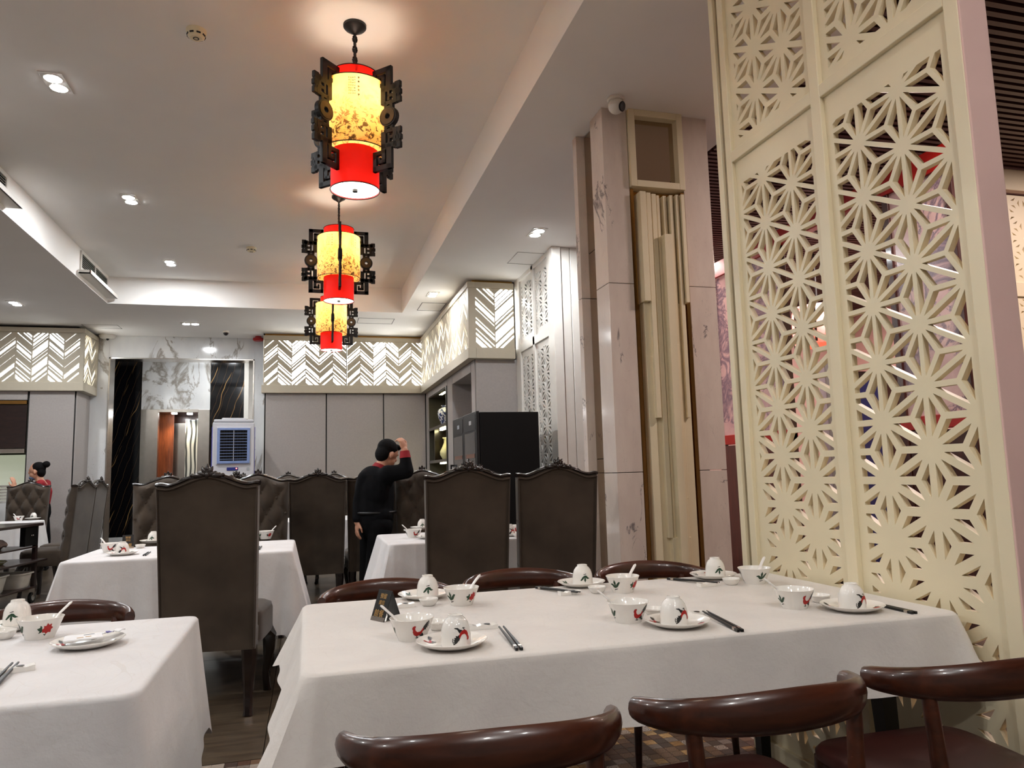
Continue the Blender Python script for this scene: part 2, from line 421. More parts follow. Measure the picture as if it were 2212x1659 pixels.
def lattice(u0, u1, v0, v1, cu, cv, rib, fn, t0, t1, au=0.1885, av=0.198, mat='cream_lacquer', parent=None, name='lattice_panel', bu0=None, bu1=None, bv0=None, bv1=None):
    """carved star-pattern plate. holes live inside (u0..u1, v0..v1); the plate reaches (bu0..bv1)"""
    mb = MB()
    def cell(P, Q):
        A = sum(P[i - 1][0] * P[i][1] - P[i][0] * P[i - 1][1] for i in range(len(P)))
        if A < 0: P = P[::-1]
        o = len(mb.v); n = len(P); m = len(Q)
        for t in (t0, t1):
            for u, v in list(P) + list(Q): mb.v.append(tuple(fn(u, v, t)))
        k = n + m
        for a, b, c in tessellate_polygon([[Vector((p[0], p[1], 0)) for p in l] for l in ([P, Q] if m else [P])]):
            mb.f.append((o + a, o + b, o + c)); mb.f.append((o + k + c, o + k + b, o + k + a))
        for i in range(m): i2 = (i + 1) % m; mb.f.append((o + n + i, o + n + i2, o + k + n + i2, o + k + n + i))
    i0 = int((u0 - cu) / au) - 2; i1 = int((u1 - cu) / au) + 2
    def hub(i, j): return (cu + i * au, cv + (j + (0.5 if i % 2 else 0.0)) * av)
    j0 = int((v0 - cv) / av) - 2; j1 = int((v1 - cv) / av) + 2
    for i in range(i0, i1 + 1):
        for j in range(j0, j1 + 1):
            a = hub(i, j); b = hub(i, j + 1)
            for s in (-1, 1):
                c = hub(i + s, j if i % 2 else j + 1)
                c = hub(i + s, j + 1 if i % 2 else j)
                T = (a, b, c); g = ((a[0] + b[0] + c[0]) / 3, (a[1] + b[1] + c[1]) / 3)
                for k in range(3):
                    p = clip_poly([T[k], T[(k + 1) % 3], g], u0, u1, v0, v1)
                    if p: cell(p, inset(p, rib))
    b0 = u0 if bu0 is None else bu0; b1 = u1 if bu1 is None else bu1; c0 = v0 if bv0 is None else bv0; c1 = v1 if bv1 is None else bv1
    for (x0, x1, y0, y1) in ((b0, u0, c0, c1), (u1, b1, c0, c1), (u0, u1, c0, v0), (u0, u1, v1, c1)):
        if x1 - x0 > 1e-4 and y1 - y0 > 1e-4: cell([(x0, y0), (x1, y0), (x1, y1), (x0, y1)], [])
    o = len(mb.v); R = [(b0, c0), (b1, c0), (b1, c1), (b0, c1)]
    for t in (t0, t1):
        for p in R: mb.v.append(tuple(fn(p[0], p[1], t)))
    for i in range(4): i2 = (i + 1) % 4; mb.f.append((o + i, o + i2, o + 4 + i2, o + 4 + i))
    return mb.obj(name, mat, parent)
CHEV = {'A': (1, [(.06, .03), (.235, .025), (.32, .085), (.405, .025), (.58, .025), (.775, .11), (.93, .05)]),
        'B': (-1, [(-.03, .05), (.03, .04), (.13, .03), (.305, .03), (.395, .09), (.485, .025), (.64, .028), (.71, .05), (.82, .03), (.90, .05), (1.0, .1)]),
        'C': (1, [(-.02, .06), (.06, .07), (.14, .07), (.205, .03), (.335, .18), (.455, .03), (.53, .035), (.675, .19), (.835, .085), (.935, .05)]),
        'D': (-1, [(.03, .04), (.09, .05), (.185, .11), (.33, .08), (.41, .03), (.565, .025), (.715, .09), (.80, .03), (.90, .085), (1.02, .1)])}
def chevron(seq, width, z0, z1, fn, parent, depth=0.03):
    """one backlit fret plate: seq of column letters; fn(u, z, t) -> point; t > 0 towards the room"""
    n = len(seq); cw = width / n; H = z1 - z0; mb = MB()
    def solid(p, e=0.0):
        if p and len(p) > 2: mb.prism(p, [], fn, -e, depth + e)
    for i, k in enumerate(seq):
        sg, sl = CHEV[k]; a, b = i * cw, (i + 1) * cw; dz = sg * cw * 0.46
        edges = []
        for c, th in sorted(sl): edges.append((z1 - c * H + th * H * .43, z1 - c * H - th * H * .43))
        top = z1 + cw
        for hi, lo in edges + [(z0 - cw, z0 - 2 * cw)]:
            if top - hi > 0.003: solid(clip_poly([(a, hi - dz), (b, hi + dz), (b, top + dz), (a, top - dz)], a, b, z0, z1))
            top = min(top, lo)
    for i in range(n + 1):
        w = .006; solid([(max(0, i * cw - w), z0), (min(width, i * cw + w), z0), (min(width, i * cw + w), z1), (max(0, i * cw - w), z1)], .0012)
    for za, zb in ((z0, z0 + .008), (z1 - .008, z1)): solid([(0, za), (width, za), (width, zb), (0, zb)], .002)
    mb.obj('chevron_panel', 'beige_panel', parent)
    q = [fn(u, z, -0.04) for u, z in ((0, z0), (width, z0), (width, z1), (0, z1))]
    MB().add(q, [(0, 1, 2, 3)]).obj('light_panel', 'chevron_light', parent, fix=False)
# ================================================================== THE SETTING
def struct(name, mb, m, label, parent=None, **k):
    o = mb.obj(name, m, parent, **k)
    if parent is None: tag(o, label, None, kind='structure')
    return o
XL, YB, YW = -6.0, -3.0, 12.75        # left wall, wall behind the camera, panelled back wall
# floor: wood-look boards beyond y=3.53, patchwork mosaic in front
floor = struct('floor', MB().box(XL - .2, 8.8, YB - .2, 16.8, -0.15, -0.012), 'slab' if 'slab' in M else 'seam_dark', 'dark wood-look boards meeting a patchwork mosaic strip')
YJ = 3.53
me_b = {}
x = XL
xs = [XL] + [-0.177 + 1.2 * k for k in range(-4, 8)] + [8.7]
ys = [YJ + 0.004 + 0.98 * k for k in range(0, 13)]
for i in range(len(xs) - 1):
    for j in range(len(ys) - 1):
        w = xs[i + 1] - xs[i] - 0.004; k = round(w, 3)
        if k not in me_b: me_b[k] = MB().box(-w / 2, w / 2, -0.488, 0.488, -0.012, 0).mesh('floor_board', 'floor_wood')
        link('floor_board', me_b[k], floor, loc=((xs[i] + xs[i + 1]) / 2, (ys[j] + ys[j + 1]) / 2, 0))
TS = 0.052
me_t = [MB().box(-TS / 2 + .0008, TS / 2 - .0008, -TS / 2 + .0008, TS / 2 - .0008, -0.012, 0).mesh('mosaic_tile', m) for m in TILES]
rnd = random.Random(5)
rest = [MB() for _ in TILES]
ni = int((3.2 - (-3.5)) / TS); nj = int((YJ - 0.6) / TS)
for i in range(ni):
    for j in range(nj):
        x = -3.5 + (i + .5) * TS; y = YJ - (j + .5) * TS; k = rnd.choice([0, 0, 1, 1, 5, 5, 2, 3, 4, 6, 7])
        if 0.86 < x < 1.84 and 2.74 < y < 3.47: link('mosaic_tile', me_t[k], floor, loc=(x, y, 0))
        elif x > 2.6 or x < -2.5 or y < 1.2: continue
        else: rest[k].box(x - TS / 2 + .0008, x + TS / 2 - .0008, y - TS / 2 + .0008, y + TS / 2 - .0008, -0.012, 0)
mats = []; allm = MB(); fi = []
for k, r in enumerate(rest): allm.add(r.v, r.f); fi += [k] * len(r.f)
me = allm.mesh('mosaic_tiles', TILES, fix=False); me.polygons.foreach_set('material_index', fi)
o = link('mosaic_tiles', me, floor); o['kind'] = 'stuff'
MB().box(-6, 8.7, YB, 0.62, -0.012, -0.001).add([], []).obj('floor_board', 'floor_wood', floor)
MB().box(-6, -2.5, 0.62, YJ, -0.012, -0.001).obj('floor_board', 'floor_wood', floor)
MB().box(2.62, 8.7, 0.62, YJ, -0.012, -0.001).obj('floor_board', 'floor_wood', floor)

# ceiling: low soffit round a raised recess
RX0, RX1, RY0, RY1 = -2.592, 1.36, -1.6, 10.8
ceil = struct('ceiling', MB().box(XL - .2, RX0, YB - .2, 16.8, HS, 4.2).box(RX0, RX1, RY1, 16.8, HS, 4.2).box(RX0, RX1, YB - .2, RY0, HS, 4.2)
              .box(RX1, 2.95, YB - .2, 16.8, HS, 4.2).box(2.95, 3.35, 7.3, 16.8, HS, 4.2), 'ceiling_paint', 'white soffit with a raised rectangular recess')
MB().box(RX0, RX1, RY0, RY1, HR, 4.2).obj('recess_panel', 'ceiling_paint', ceil)
for (x0, x1, y0, y1) in ((2.22, 2.66, 7.55, 8.0), (1.55, 1.9, 10.1, 10.6), (0.75, 1.3, 11.25, 11.65), (-3.3, -2.8, 12.3, 12.6), (-4.6, -4.0, 10.0, 10.5)):
    m = MB()
    for a in ((x0, x1, y0, y0 + .008), (x0, x1, y1 - .008, y1), (x0, x0 + .008, y0, y1), (x1 - .008, x1, y0, y1)): m.box(a[0], a[1], a[2], a[3], HS - .003, HS + .01)
    m.obj('access_hatch', 'seam_dark' if y1 > 9 and x0 > 0 else 'grey_tile', ceil)

# walls that only close the room
struct('wall_left', MB().box(XL - .2, XL, YB, 16.6, 0, 3.7), 'wall_fabric', 'plain grey side wall of the dining room')
struct('wall_behind', MB().box(XL, 8.7, YB - .2, YB, 0, 4.2), 'wall_fabric', 'plain grey wall behind the near tables')

# ---- back wall: fabric panels, cornice, backlit chevron frieze
ZC0, ZC1, ZC2, ZC3 = 2.60, 2.73, 3.49, 3.56
wb = struct('wall_back', MB().box(-0.68, 3.3, YW, YW + .25, 0, 3.6), 'seam_dark', 'grey fabric panelled back wall under a backlit chevron frieze')
for a, b in ((-0.655, 0.305), (0.325, 1.257), (1.277, 1.985)):
    MB().box(a, b, YW - .02, YW + .01, 0.0, ZC0).obj('wall_panel', 'wall_fabric', wb, bevel=.002)
MB().box(-0.72, 2.0, YW - .10, YW, ZC0, ZC1).obj('cornice', 'beige_panel', wb, bevel=.004)
MB().box(-0.70, 2.0, YW - .10, YW, ZC2, ZC3).obj('top_rail', 'beige_panel', wb, bevel=.004)
MB().box(-0.70, 2.0, YW - .02, YW, ZC3, 3.6).obj('gap_strip', 'brass', wb)
def fn_back(x0): return lambda u, z, t: (x0 + u, YW - .05 - t, z)
for k, (x0, seq, w) in enumerate(((-0.69, 'ABCDAB', 1.33), (0.655, 'ABCDAB', 1.31))): chevron(seq, w, ZC1, ZC2, fn_back(x0), wb)
# ---- side wall with display niches (plane x = 2.0)
XS, YS = 2.0, 8.82
ws = tag(bpy.data.objects.new('wall_right', None), 'side wall of niches under the chevron frieze', None, kind='structure'); COL.objects.link(ws)
MB().box(XS, 3.3, YS, YW, ZC0, 3.6).box(XS + .42, 3.3, YS, YW, 0, ZC0).obj('wall_core', 'seam_dark', ws)
MB().box(XS - .1, XS, YS - .1, YW - .1, ZC0, ZC1).box(XS, 2.5, YS - .1, YS, ZC0, ZC1).obj('cornice', 'beige_panel', ws, bevel=.004)
MB().box(XS - .1, XS, YS - .1, YW - .1, ZC2, ZC3).box(XS, 2.5, YS - .1, YS, ZC2, ZC3).obj('top_rail', 'beige_panel', ws, bevel=.004)
MB().box(XS - .02, XS, YS - .02, YW, ZC3, 3.6).box(XS, 2.5, YS - .02, YS, ZC3, 3.6).obj('gap_strip', 'brass', ws)
def fn_side(y0): return lambda u, z, t: (XS - .05 - t, y0 - u, z)
for k in range(3): chevron('ABCDAB', 1.27, ZC1, ZC2, fn_side(12.64 - 1.275 * k), ws)
MB().box(XS - .088, XS - .0, YS - .088, YS - .0, ZC1, ZC2).obj('corner_post', 'beige_panel', ws)
chevron('BC', 0.5, ZC1, ZC2, lambda u, z, t: (XS + .0 + u, YS - .05 - t, z), ws)
for (y0, y1, z0, z1) in ((12.47, YW - .02, 0, ZC0), (10.72, 12.47, 2.5, ZC0), (10.31, 10.71, 0, ZC0), (9.06, 10.30, 2.47, ZC0), (9.06, 10.30, 0, 1.35), (8.84, 9.05, 0, ZC0)):
    MB().box(XS, XS + .42, y0 + .006, y1 - .006, z0, z1).obj('wall_panel', 'wall_fabric', ws, bevel=.002)
MB().box(XS + .012, 2.56, YS - .012, YS + .02, 0, ZC0).obj('wall_panel', 'wall_fabric', ws)
MB().box(XS, XS + .4, 10.72, 12.47, 0.0, 0.35).box(XS + .01, XS + .4, 12.455, 12.478, .35, 2.5).box(XS + .01, XS + .4, 10.72, 12.47, 2.485, 2.505).box(XS + .39, XS + .42, 10.72, 12.47, .35, 2.5).obj('niche_back', 'shelf_back', ws)
for z in (0.85, 1.38, 1.92): MB().box(XS, XS + .4, 10.73, 12.46, z, z + .045).obj('shelf', 'dark_wood', ws)
MB().box(XS - .01, XS + .03, 10.72, 10.80, 0.3, 2.5).obj('niche_frame', 'black_iron', ws)
MB().box(XS + .03, XS + .4, 12.05, 12.08, 1.42, 1.92).obj('shelf_divider', 'dark_wood', ws)
for z in (0.85, 1.38, 1.92, 2.5):
    if z > .9: MB().box(XS + .08, XS + .13, 11.35, 11.85, z - .018, z - .001).obj('led_strip', 'shelf_led', ws)
MB().box(XS + .36, XS + .42, 9.06, 10.30, 1.35, 2.47).obj('niche_back', 'dark_wood', ws)
for y in (9.15, 9.45): MB().box(XS + .33, XS + .36, y, y + .05, 1.36, 2.2).obj('niche_mullion', 'hall_wood', ws)
for z in (1.7, 2.15): lamp('POINT', (XS + .14, 11.6, z), .5, (1, .9, .6), 0.03, ws, name='niche_lamp')
# ---- white lattice wall and fluted pilaster
wl = tag(bpy.data.objects.new('wall_lattice', None), 'white star-lattice wall panel beside the fluted pilaster', None, kind='structure'); COL.objects.link(wl)
MB().box(2.62, 3.3, 7.34, YS, 0, 3.6).obj('wall_core', 'seam_dark', wl)
XLt = 2.54
def fn_lat(u, v, t): return (XLt + t, u, v)
for (a, b, bz0, bz1) in ((8.09, 8.60, 0.1, 2.66), (7.50, 8.02, 0.1, 2.66), (8.09, 8.60, 2.76, 3.55), (7.50, 8.02, 2.76, 3.55)):
    lattice(a + .03, b - .03, bz0 + .06, bz1 - .06, 8.28, 1.0, 0.011, fn_lat, 0.012, 0.03, mat='white_lacquer', parent=wl, bu0=a, bu1=b, bv0=bz0, bv1=bz1)
for (y0, y1, z0, z1) in ((8.60, 8.80, 0, 3.6), (8.02, 8.09, 0, 3.6), (7.40, 7.50, 0, 3.6), (7.5, 8.6, 2.66, 2.76), (7.5, 8.6, 3.55, 3.6), (7.5, 8.6, 0, .1)):
    MB().box(XLt - .01, XLt + .06, y0, y1, z0, z1).obj('lattice_frame', 'white_lacquer', wl, bevel=.003)
MB().box(2.52, 2.62, 7.28, 7.40, 0, 3.6).obj('pilaster_edge', 'white_lacquer', wl, bevel=.004)
for k in range(6): MB().box(2.63 + .105 * k, 2.73 + .105 * k, 7.30, 7.34, 0, 3.6).obj('flute', 'white_lacquer', wl, bevel=.006)
# ---- left pier: cabinet front under the chevron band
YP, XP = 12.5, -3.37
wp = struct('wall_pier', MB().box(XL, XP - .012, YP + .02, 13.45, 2.5, 3.6).box(-4.02, XP - .012, YP + .02, 13.45, 0, 2.6), 'seam_dark', 'grey cabinet pier with chevron frieze by the elevator lobby')
MB().box(-4.0, XP - .03, YP, YP + .02, 0, ZC0).obj('wall_panel', 'wall_fabric', wp, bevel=.002)
MB().box(XP - .012, XP, YP + .02, 13.2, 0, ZC0).obj('wall_panel', 'wall_fabric', wp)
MB().box(XL, -4.03, YP, YP + .02, 2.47, ZC0).obj('wall_panel', 'wall_fabric', wp)
MB().box(XL, XP + .1, YP - .08, YP + .02, ZC0, ZC1).box(XP - .01, XP + .1, YP, 13.2, ZC0, ZC1).obj('cornice', 'beige_panel', wp, bevel=.004)
MB().box(XL, XP + .1, YP - .08, YP + .02, ZC2, ZC3).box(XP - .01, XP + .1, YP, 13.2, ZC2, ZC3).obj('top_rail', 'beige_panel', wp, bevel=.004)
MB().box(XP - .0, XP + .1, 13.13, 13.2, ZC1, ZC2).obj('end_post', 'beige_panel', wp)
for k in range(2): chevron('DABCDA' if k == 0 else 'BABCDA', 1.29, ZC1, ZC2, (lambda x0: lambda u, z, t: (x0 + u, YP - .04 - t + .02, z))(XP + .035 - 1.295 * (k + 1)), wp)
MB().box(XP + .03, XP + .086, YP - .058, YP + .0, ZC1, ZC2).obj('corner_post', 'beige_panel', wp)
chevron('CDA', 0.62, ZC1, ZC2, lambda u, z, t: (XP + .05 + t, YP + .0 + u, z), wp)
MB().box(XL, -4.04, YP + .04, YP + .06, 1.75, 2.40).obj('cabinet_door', 'trolley_wood', wp, bevel=.004)
MB().box(XL, -4.04, YP + .02, YP + .05, 2.41, 2.46).obj('cabinet_rail', 'brass', wp)
MB().box(XL, -4.04, YP + .02, YP + .06, 1.68, 1.74).obj('cabinet_rail', 'steel', wp)
MB().box(XL, -4.04, YP + .02, 13.3, 0, 0.95).obj('counter', 'white_marble', wp)
MB().box(XL, -4.04, 13.3, 13.4, 0.95, 1.68).obj('pass_back', 'pass_glow', wp)  # self-glowing back stands in for kitchen light falling on it
# ---- marble portal and elevator lobby
YM = 13.2
wm = tag(bpy.data.objects.new('wall_portal', None), 'veined white marble portal of the elevator lobby', None, kind='structure'); COL.objects.link(wm)
MB().box(XP, -3.11, YM, YM + .3, 0, 3.6).obj('marble_slab', 'white_marble', wm, bevel=.003)
MB().box(-0.87, -0.68, YM, YM + .3, 0, 3.6).obj('marble_slab', 'white_marble', wm, bevel=.003)
MB().box(-3.11, -0.87, YM, YM + .3, 3.22, 3.6).obj('marble_slab', 'white_marble', wm, bevel=.003)
for x in (-3.11, -0.89): MB().box(x, x + .02, YM - .012, YM + .3, 0, 3.24).obj('jamb_strip', 'steel', wm)
MB().box(-3.11, -0.87, YM - .012, YM + .3, 3.215, 3.235).obj('jamb_strip', 'steel', wm)
MB().box(-0.70, -0.675, YW - .02, YM, 0, ZC0).box(-0.70, -.675, YW - .02, YM, ZC0, 3.6).obj('marble_slab', 'white_marble', wm)
YE = 15.0
we = tag(bpy.data.objects.new('wall_elevator', None), 'black and white marble wall around the elevator doors', None, kind='structure'); COL.objects.link(we)
MB().box(-4.0, -2.97, YE, YE + .1, 0.22, 3.6).obj('marble_slab', 'black_marble', we, bevel=.003)
MB().box(-1.77, -1.17, YE, YE + .1, 0.22, 3.6).obj('marble_slab', 'black_marble', we, bevel=.003)
MB().box(-2.965, -1.775, YE - .02, YE + .1, 2.54, 3.6).obj('marble_slab', 'white_marble', we, bevel=.003)
for a, b in ((-4.0, -2.97), (-1.77, -1.0)): MB().box(a, b, YE - .02, YE + .1, 0, .22).obj('skirting', 'white_marble', we, bevel=.003)
MB().box(-1.17, -0.98, YE, YE + .1, 2.35, 3.6).obj('side_panel', 'white_lacquer', we)
MB().box(-1.17, -0.98, YE, YE + .1, 0, 2.35).obj('side_panel', 'door_wood', we)
MB().box(-0.98, -0.9, YM + .3, YE + .1, 0, 3.6).obj('side_panel', 'white_lacquer', we)
MB().box(-4.1, -4.0, YM + .3, YE + .1, 0, 3.6).obj('side_panel', 'white_lacquer', we)
el = thing('elevator', 'steel-framed elevator with a wood-lined open car', 'elevator', (0, YE, 0))
MB().box(-2.965, -2.67, -.03, .1, 0, 2.54).obj('jamb', 'steel', el, bevel=.004)
MB().box(-1.98, -1.775, -.03, .1, 0, 2.54).obj('jamb', 'steel', el, bevel=.004)
MB().box(-2.67, -1.98, -.03, .1, 2.49, 2.54).obj('lintel', 'steel', el)
MB().box(-2.86, -2.82, .1, 1.2, 0, 2.5).obj('car_wall', 'door_wood', el)
MB().box(-2.80, -2.50, 0.62, 0.66, 0, 2.5).obj('car_panel', 'door_wood', el, bevel=.003)
MB().box(-2.56, -2.30, 0.90, .94, 0, 2.35).obj('car_panel', 'steel', el, bevel=.003)
MB().box(-2.27, -2.03, 0.5, .54, 0, 2.38).obj('car_panel', 'zebra', el, bevel=.003)
MB().box(-2.86, -1.7, 1.2, 1.25, 0, 2.6).obj('car_back', 'door_wood', el)
MB().box(-1.75, -1.7, .1, 1.2, 0, 2.6).obj('car_wall', 'steel', el)
MB().box(-2.86, -1.7, .1, 1.2, 2.5, 2.6).obj('car_ceiling', 'dark_wood', el)
for x, y in ((-2.46, .38), (-2.2, .5)):
    MB().lathe([(.05, 0), (.05, .012)], 16, (x, y, 2.488)).obj('car_light', 'lens', el)
lamp('SPOT', (-2.35, .38, 2.46), 18, (1, .85, .65), .04, el, (0, 0, 0), 2.2, name='car_lamp')
lamp('AREA', (-2.0, 14.2, 3.57), W_LOBBY, (.95, .98, 1), 0.5, None, name='lobby_lamp')
# ---- hall beyond the lattice screen
hc = struct('ceiling_hall', MB().box(2.95, 8.8, 0.2, 10.2, 3.66, 4.2).box(2.95, 8.8, YB - .2, 0.2, HS, 4.2), 'slat_back', 'dark red slatted ceiling of the hall beyond the screen')
me_s = MB().box(2.98, 8.7, -.018, .018, 3.6, 3.65).mesh('ceiling_slat', 'slat_wood')
for k in range(146): link('ceiling_slat', me_s, hc, loc=(0, .25 + .066 * k, 0))
struct('wall_hall_end', MB().box(3.3, 8.8, 10.0, 10.2, 0, 3.7), 'pink_wall', 'pink end wall of the hall')
struct('wall_hall_side', MB().box(8.6, 8.8, YB, 10.2, 0, 4.2), 'pink_wall', 'pink side wall of the hall')
struct('wall_hall_inner', MB().box(3.3, 3.35, 7.34, 16.6, 0, 4.0), 'pink_wall', 'pink inner wall of the hall')
struct('wall_end', MB().box(XL, 3.3, 16.5, 16.7, 0, 4.2), 'wall_fabric', 'plain wall beyond the elevator')
for k, (x, y) in enumerate(((4.0, 3.2), (6.3, 3.4), (5.6, 6.2), (6.6, 8.4), (4.3, 7.6))):
    lamp('AREA', (x, y, 3.58), W_HALL, (1, .80, .74), 0.35, None, name='hall_lamp')
def hall_screen(y0, y1, label):
    t = thing('marbled_partition', label, 'partition', (4.4, (y0 + y1) / 2, 0)); h = (y1 - y0) / 2
    MB().box(-.015, .015, -h + .03, h - .03, 1.52, 3.30).obj('pane', 'partition_marble', t)
    for (a, b, c, d) in ((-h, h, 3.28, 3.45), (-h, h, 1.43, 1.53)): MB().box(-.04, .04, a, b, c, d).obj('rail', 'red_lacquer', t, bevel=.004)
    for a in (-h, h - .06): MB().box(-.035, .035, a, a + .06, 0, 3.45).obj('post', 'hall_wood', t, bevel=.004)
    for k in range(3):
        w = (2 * h - .12) / 3; MB().box(-.03, .03, -h + .065 + k * w, -h + .055 + (k + 1) * w, .04, 1.42).obj('base_panel', 'hall_wood', t, bevel=.006)
    return t
hall_screen(3.97, 4.62, 'red-railed partition with pink marbled pane over dark wood, across the hall')
hall_screen(5.95, 7.2, 'pink marbled partition farther along the hall past the lantern gap')
b_ = MB().box(-.04, .04, -.66, .66, 3.30, 3.45).obj('hall_beam', 'red_lacquer', None, bevel=.004, loc=(4.4, 5.285, 0)); tag(b_, 'red lacquered beam bridging the two marbled partitions', 'beam')
t = thing('display_stand', 'tall blue and grey display standing in the gap between the partitions', 'display', (5.66, 6.4, 0))
MB().box(-.25, .18, -.05, .05, .1, 2.05).obj('blue_board', 'blue_panel', t, bevel=.005); MB().box(-.55, -.26, -.05, .05, .1, 2.25).obj('grey_board', 'grey_panel', t, bevel=.005)
MB().box(-.6, .22, -.15, .15, 0, .1).obj('base', 'black_plastic', t)
for k in range(4): MB().lathe([(.07, -.006), (.07, .006)], 20).obj('emblem', 'black_print' if k % 2 else 'porcelain', t, loc=(-.33, -.058, 1.35 + .22 * k), rot=(PI / 2, 0, 0))
t = thing('hall_lantern', 'glowing orange slatted lantern hanging in the hall', 'lantern', (5.6, 7.0, 2.75))
MB().lathe([(.26, -.22), (.30, -.1), (.30, .1), (.26, .22)], 24).obj('shade', 'orange_glow', t, smooth=30)
for k in range(16): a = 2 * PI * k / 16; MB().bar((.305 * math.cos(a), .305 * math.sin(a), -.21), (.305 * math.cos(a), .305 * math.sin(a), .21), .018, .018).obj('shade_slat', 'dark_wood', t)
MB().tube([(0, 0, .2), (0, 0, .86)], .012).obj('cord', 'black_iron', t)
t = thing('dark_cabinet', 'dark wood cabinet in the hall beneath the orange lantern', 'cabinet', (6.9, 7.6, 0)); 
MB().box(-.6, .6, -.2, .2, 0, 2.3).obj('body', 'dark_wood', t, bevel=.01)
for x in (-.58, .02): MB().box(x, x + .56, -.225, -.2, .1, 2.2).obj('door', 'hall_wood', t, bevel=.008)
t = thing('far_lattice_screen', 'far cream lattice screen under the slatted ceiling across the hall', 'screen', (0, 4.55, 0))
def fn_far(u, v, t): return (u, t, v)
for (a, b, c, d) in ((5.42, 6.45, 2.62, 3.36), (5.42, 6.45, 2.0, 2.5)): lattice(a, b, c, d, 5.5, 2.7, 0.02, fn_far, -.015, .015, au=.19, parent=t)
for (a, b, c, d) in ((5.3, 6.6, 3.4, 3.58), (5.3, 6.6, 2.5, 2.62), (5.3, 6.6, 1.8, 2.0), (5.3, 5.42, 0, 3.4), (6.45, 6.6, 0, 3.4), (5.42, 6.45, 0, 1.8)): MB().box(a, b, -.03, .03, c, d).obj('frame_rail', 'cream_lacquer', t, bevel=.004)
t = thing('light_tube', 'slim vertical white light tube on the pink hall wall', 'light', (6.17, 9.97, 3.2)); MB().lathe([(.03, .22), (.03, .48)], 12).obj('tube', 'tube_led', t); MB().box(-.04, .04, 0, .03, .18, .52).obj('holder', 'white_lacquer', t)
# ================================================================== COLUMN AND LATTICE SCREEN
t = thing('marble_column', 'marble-clad column with mirrors and stepped cream slats', 'column', (0, 0, 0))
cx0, cx1, cy0, cy1 = 1.88, 2.66, 4.32, 4.83
for (z0, z1) in ((0, 1.176), (1.18, 2.40), (2.404, HS)):
    MB().box(cx0, 2.058, cy0, 4.53, z0, z1).obj('marble_slab', 'column_marble', t, bevel=.002)
    MB().box(2.462, cx1, cy0, 4.53, z0, z1).obj('marble_slab', 'column_marble', t, bevel=.002)
    MB().box(1.862, 1.93, 4.76, cy1, z0, z1).obj('marble_slab', 'column_marble', t, bevel=.002)
MB().box(1.935, cx1, 4.534, cy1, 0, HS).obj('core', 'seam_dark', t)
for (z0, z1) in ((0.02, 1.27), (1.275, 2.72), (2.725, HS - .01)): MB().box(1.925, 1.935, 4.532, 4.758, z0, z1).obj('side_mirror', 'smoked_mirror', t)
MB().box(2.06, 2.46, cy0 + .07, cy0 + .09, 0, HS).obj('niche_back', 'gold_mirror', t)
for (a, b, c, d) in ((2.062, 2.105, 3.06, 3.6), (2.415, 2.458, 3.06, 3.6), (2.105, 2.415, 3.555, 3.6), (2.105, 2.415, 3.06, 3.105)): MB().box(a, b, cy0 - .03, cy0 + .07, c, d).obj('mirror_frame', 'cream_lacquer', t, bevel=.003)
MB().box(2.105, 2.415, cy0 + .03, cy0 + .05, 3.105, 3.555).obj('mirror', 'smoked_mirror', t)
MB().box(2.062, 2.085, cy0, cy0 + .07, 0, 3.05).obj('gold_trim', 'brass', t); MB().box(2.435, 2.458, cy0, cy0 + .07, 0, 3.05).obj('gold_trim', 'brass', t)
MB().box(2.09, 2.43, cy0 + .06, cy0 + .069, 3.02, 3.05).obj('gold_trim', 'brass', t)
# stepped slats: (x0, x1, z0, z1, front)
for (x0, x1, z0, z1, yf) in ((2.108, 2.150, 2.28, 3.02, -.05), (2.160, 2.192, 1.52, 3.02, -.035), (2.206, 2.238, .76, 3.02, -.02), (2.252, 2.272, .3, 3.02, -.0), (2.300, 2.324, .3, 3.02, 0.0),
                         (2.338, 2.362, 1.0, 3.02, -.02), (2.376, 2.398, 1.52, 3.02, -.035), (2.408, 2.432, 2.28, 3.02, -.05),
                         (2.266, 2.318, 0, 2.735, -.06), (2.12, 2.17, 0, 2.28, -.005), (2.15, 2.25, 0, 1.52, .012), (2.35, 2.42, 0, 2.28, -.005), (2.23, 2.36, 0, .76, -.025), (2.31, 2.345, .0, 2.0, -.03)):
    MB().box(x0, x1, cy0 + yf, cy0 + .066, z0, z1).obj('slat', 'cream_lacquer', t, bevel=.002)

XF = 1.86
t = thing('lattice_screen', 'tall cream star-lattice screen standing against the long table', 'screen', (0, 0, 0))
def fn_scr(u, v, q): return (XF + q, u, v)
def rib(y, z):
    if z > 2.6: return 0.0105 + .004 * max(0, min(1, (z - 2.6) / .8))
    return 0.0082 + 0.0092 * max(0.0, min(1.0, (1.6 - z) / 0.75)) ** 1.3
CU, CV = 2.632, 2.425 - 0.198 * 12
panels = [(2.305, 2.795, 0.10, 2.47, 2.255, 2.83, 0.05, 2.58), (1.690, 2.195, 0.10, 2.47, 1.655, 2.222, 0.05, 2.58),
          (2.305, 2.795, 2.66, 3.50, 2.255, 2.83, 2.62, 3.56), (1.690, 2.195, 2.66, 3.50, 1.655, 2.222, 2.62, 3.56)]
for (u0, u1, v0, v1, a, b, c, d) in panels:
    lattice(u0, u1, v0, v1, CU, CV, rib, fn_scr, 0.018, 0.040, parent=t, bu0=a, bu1=b, bv0=c, bv1=d)
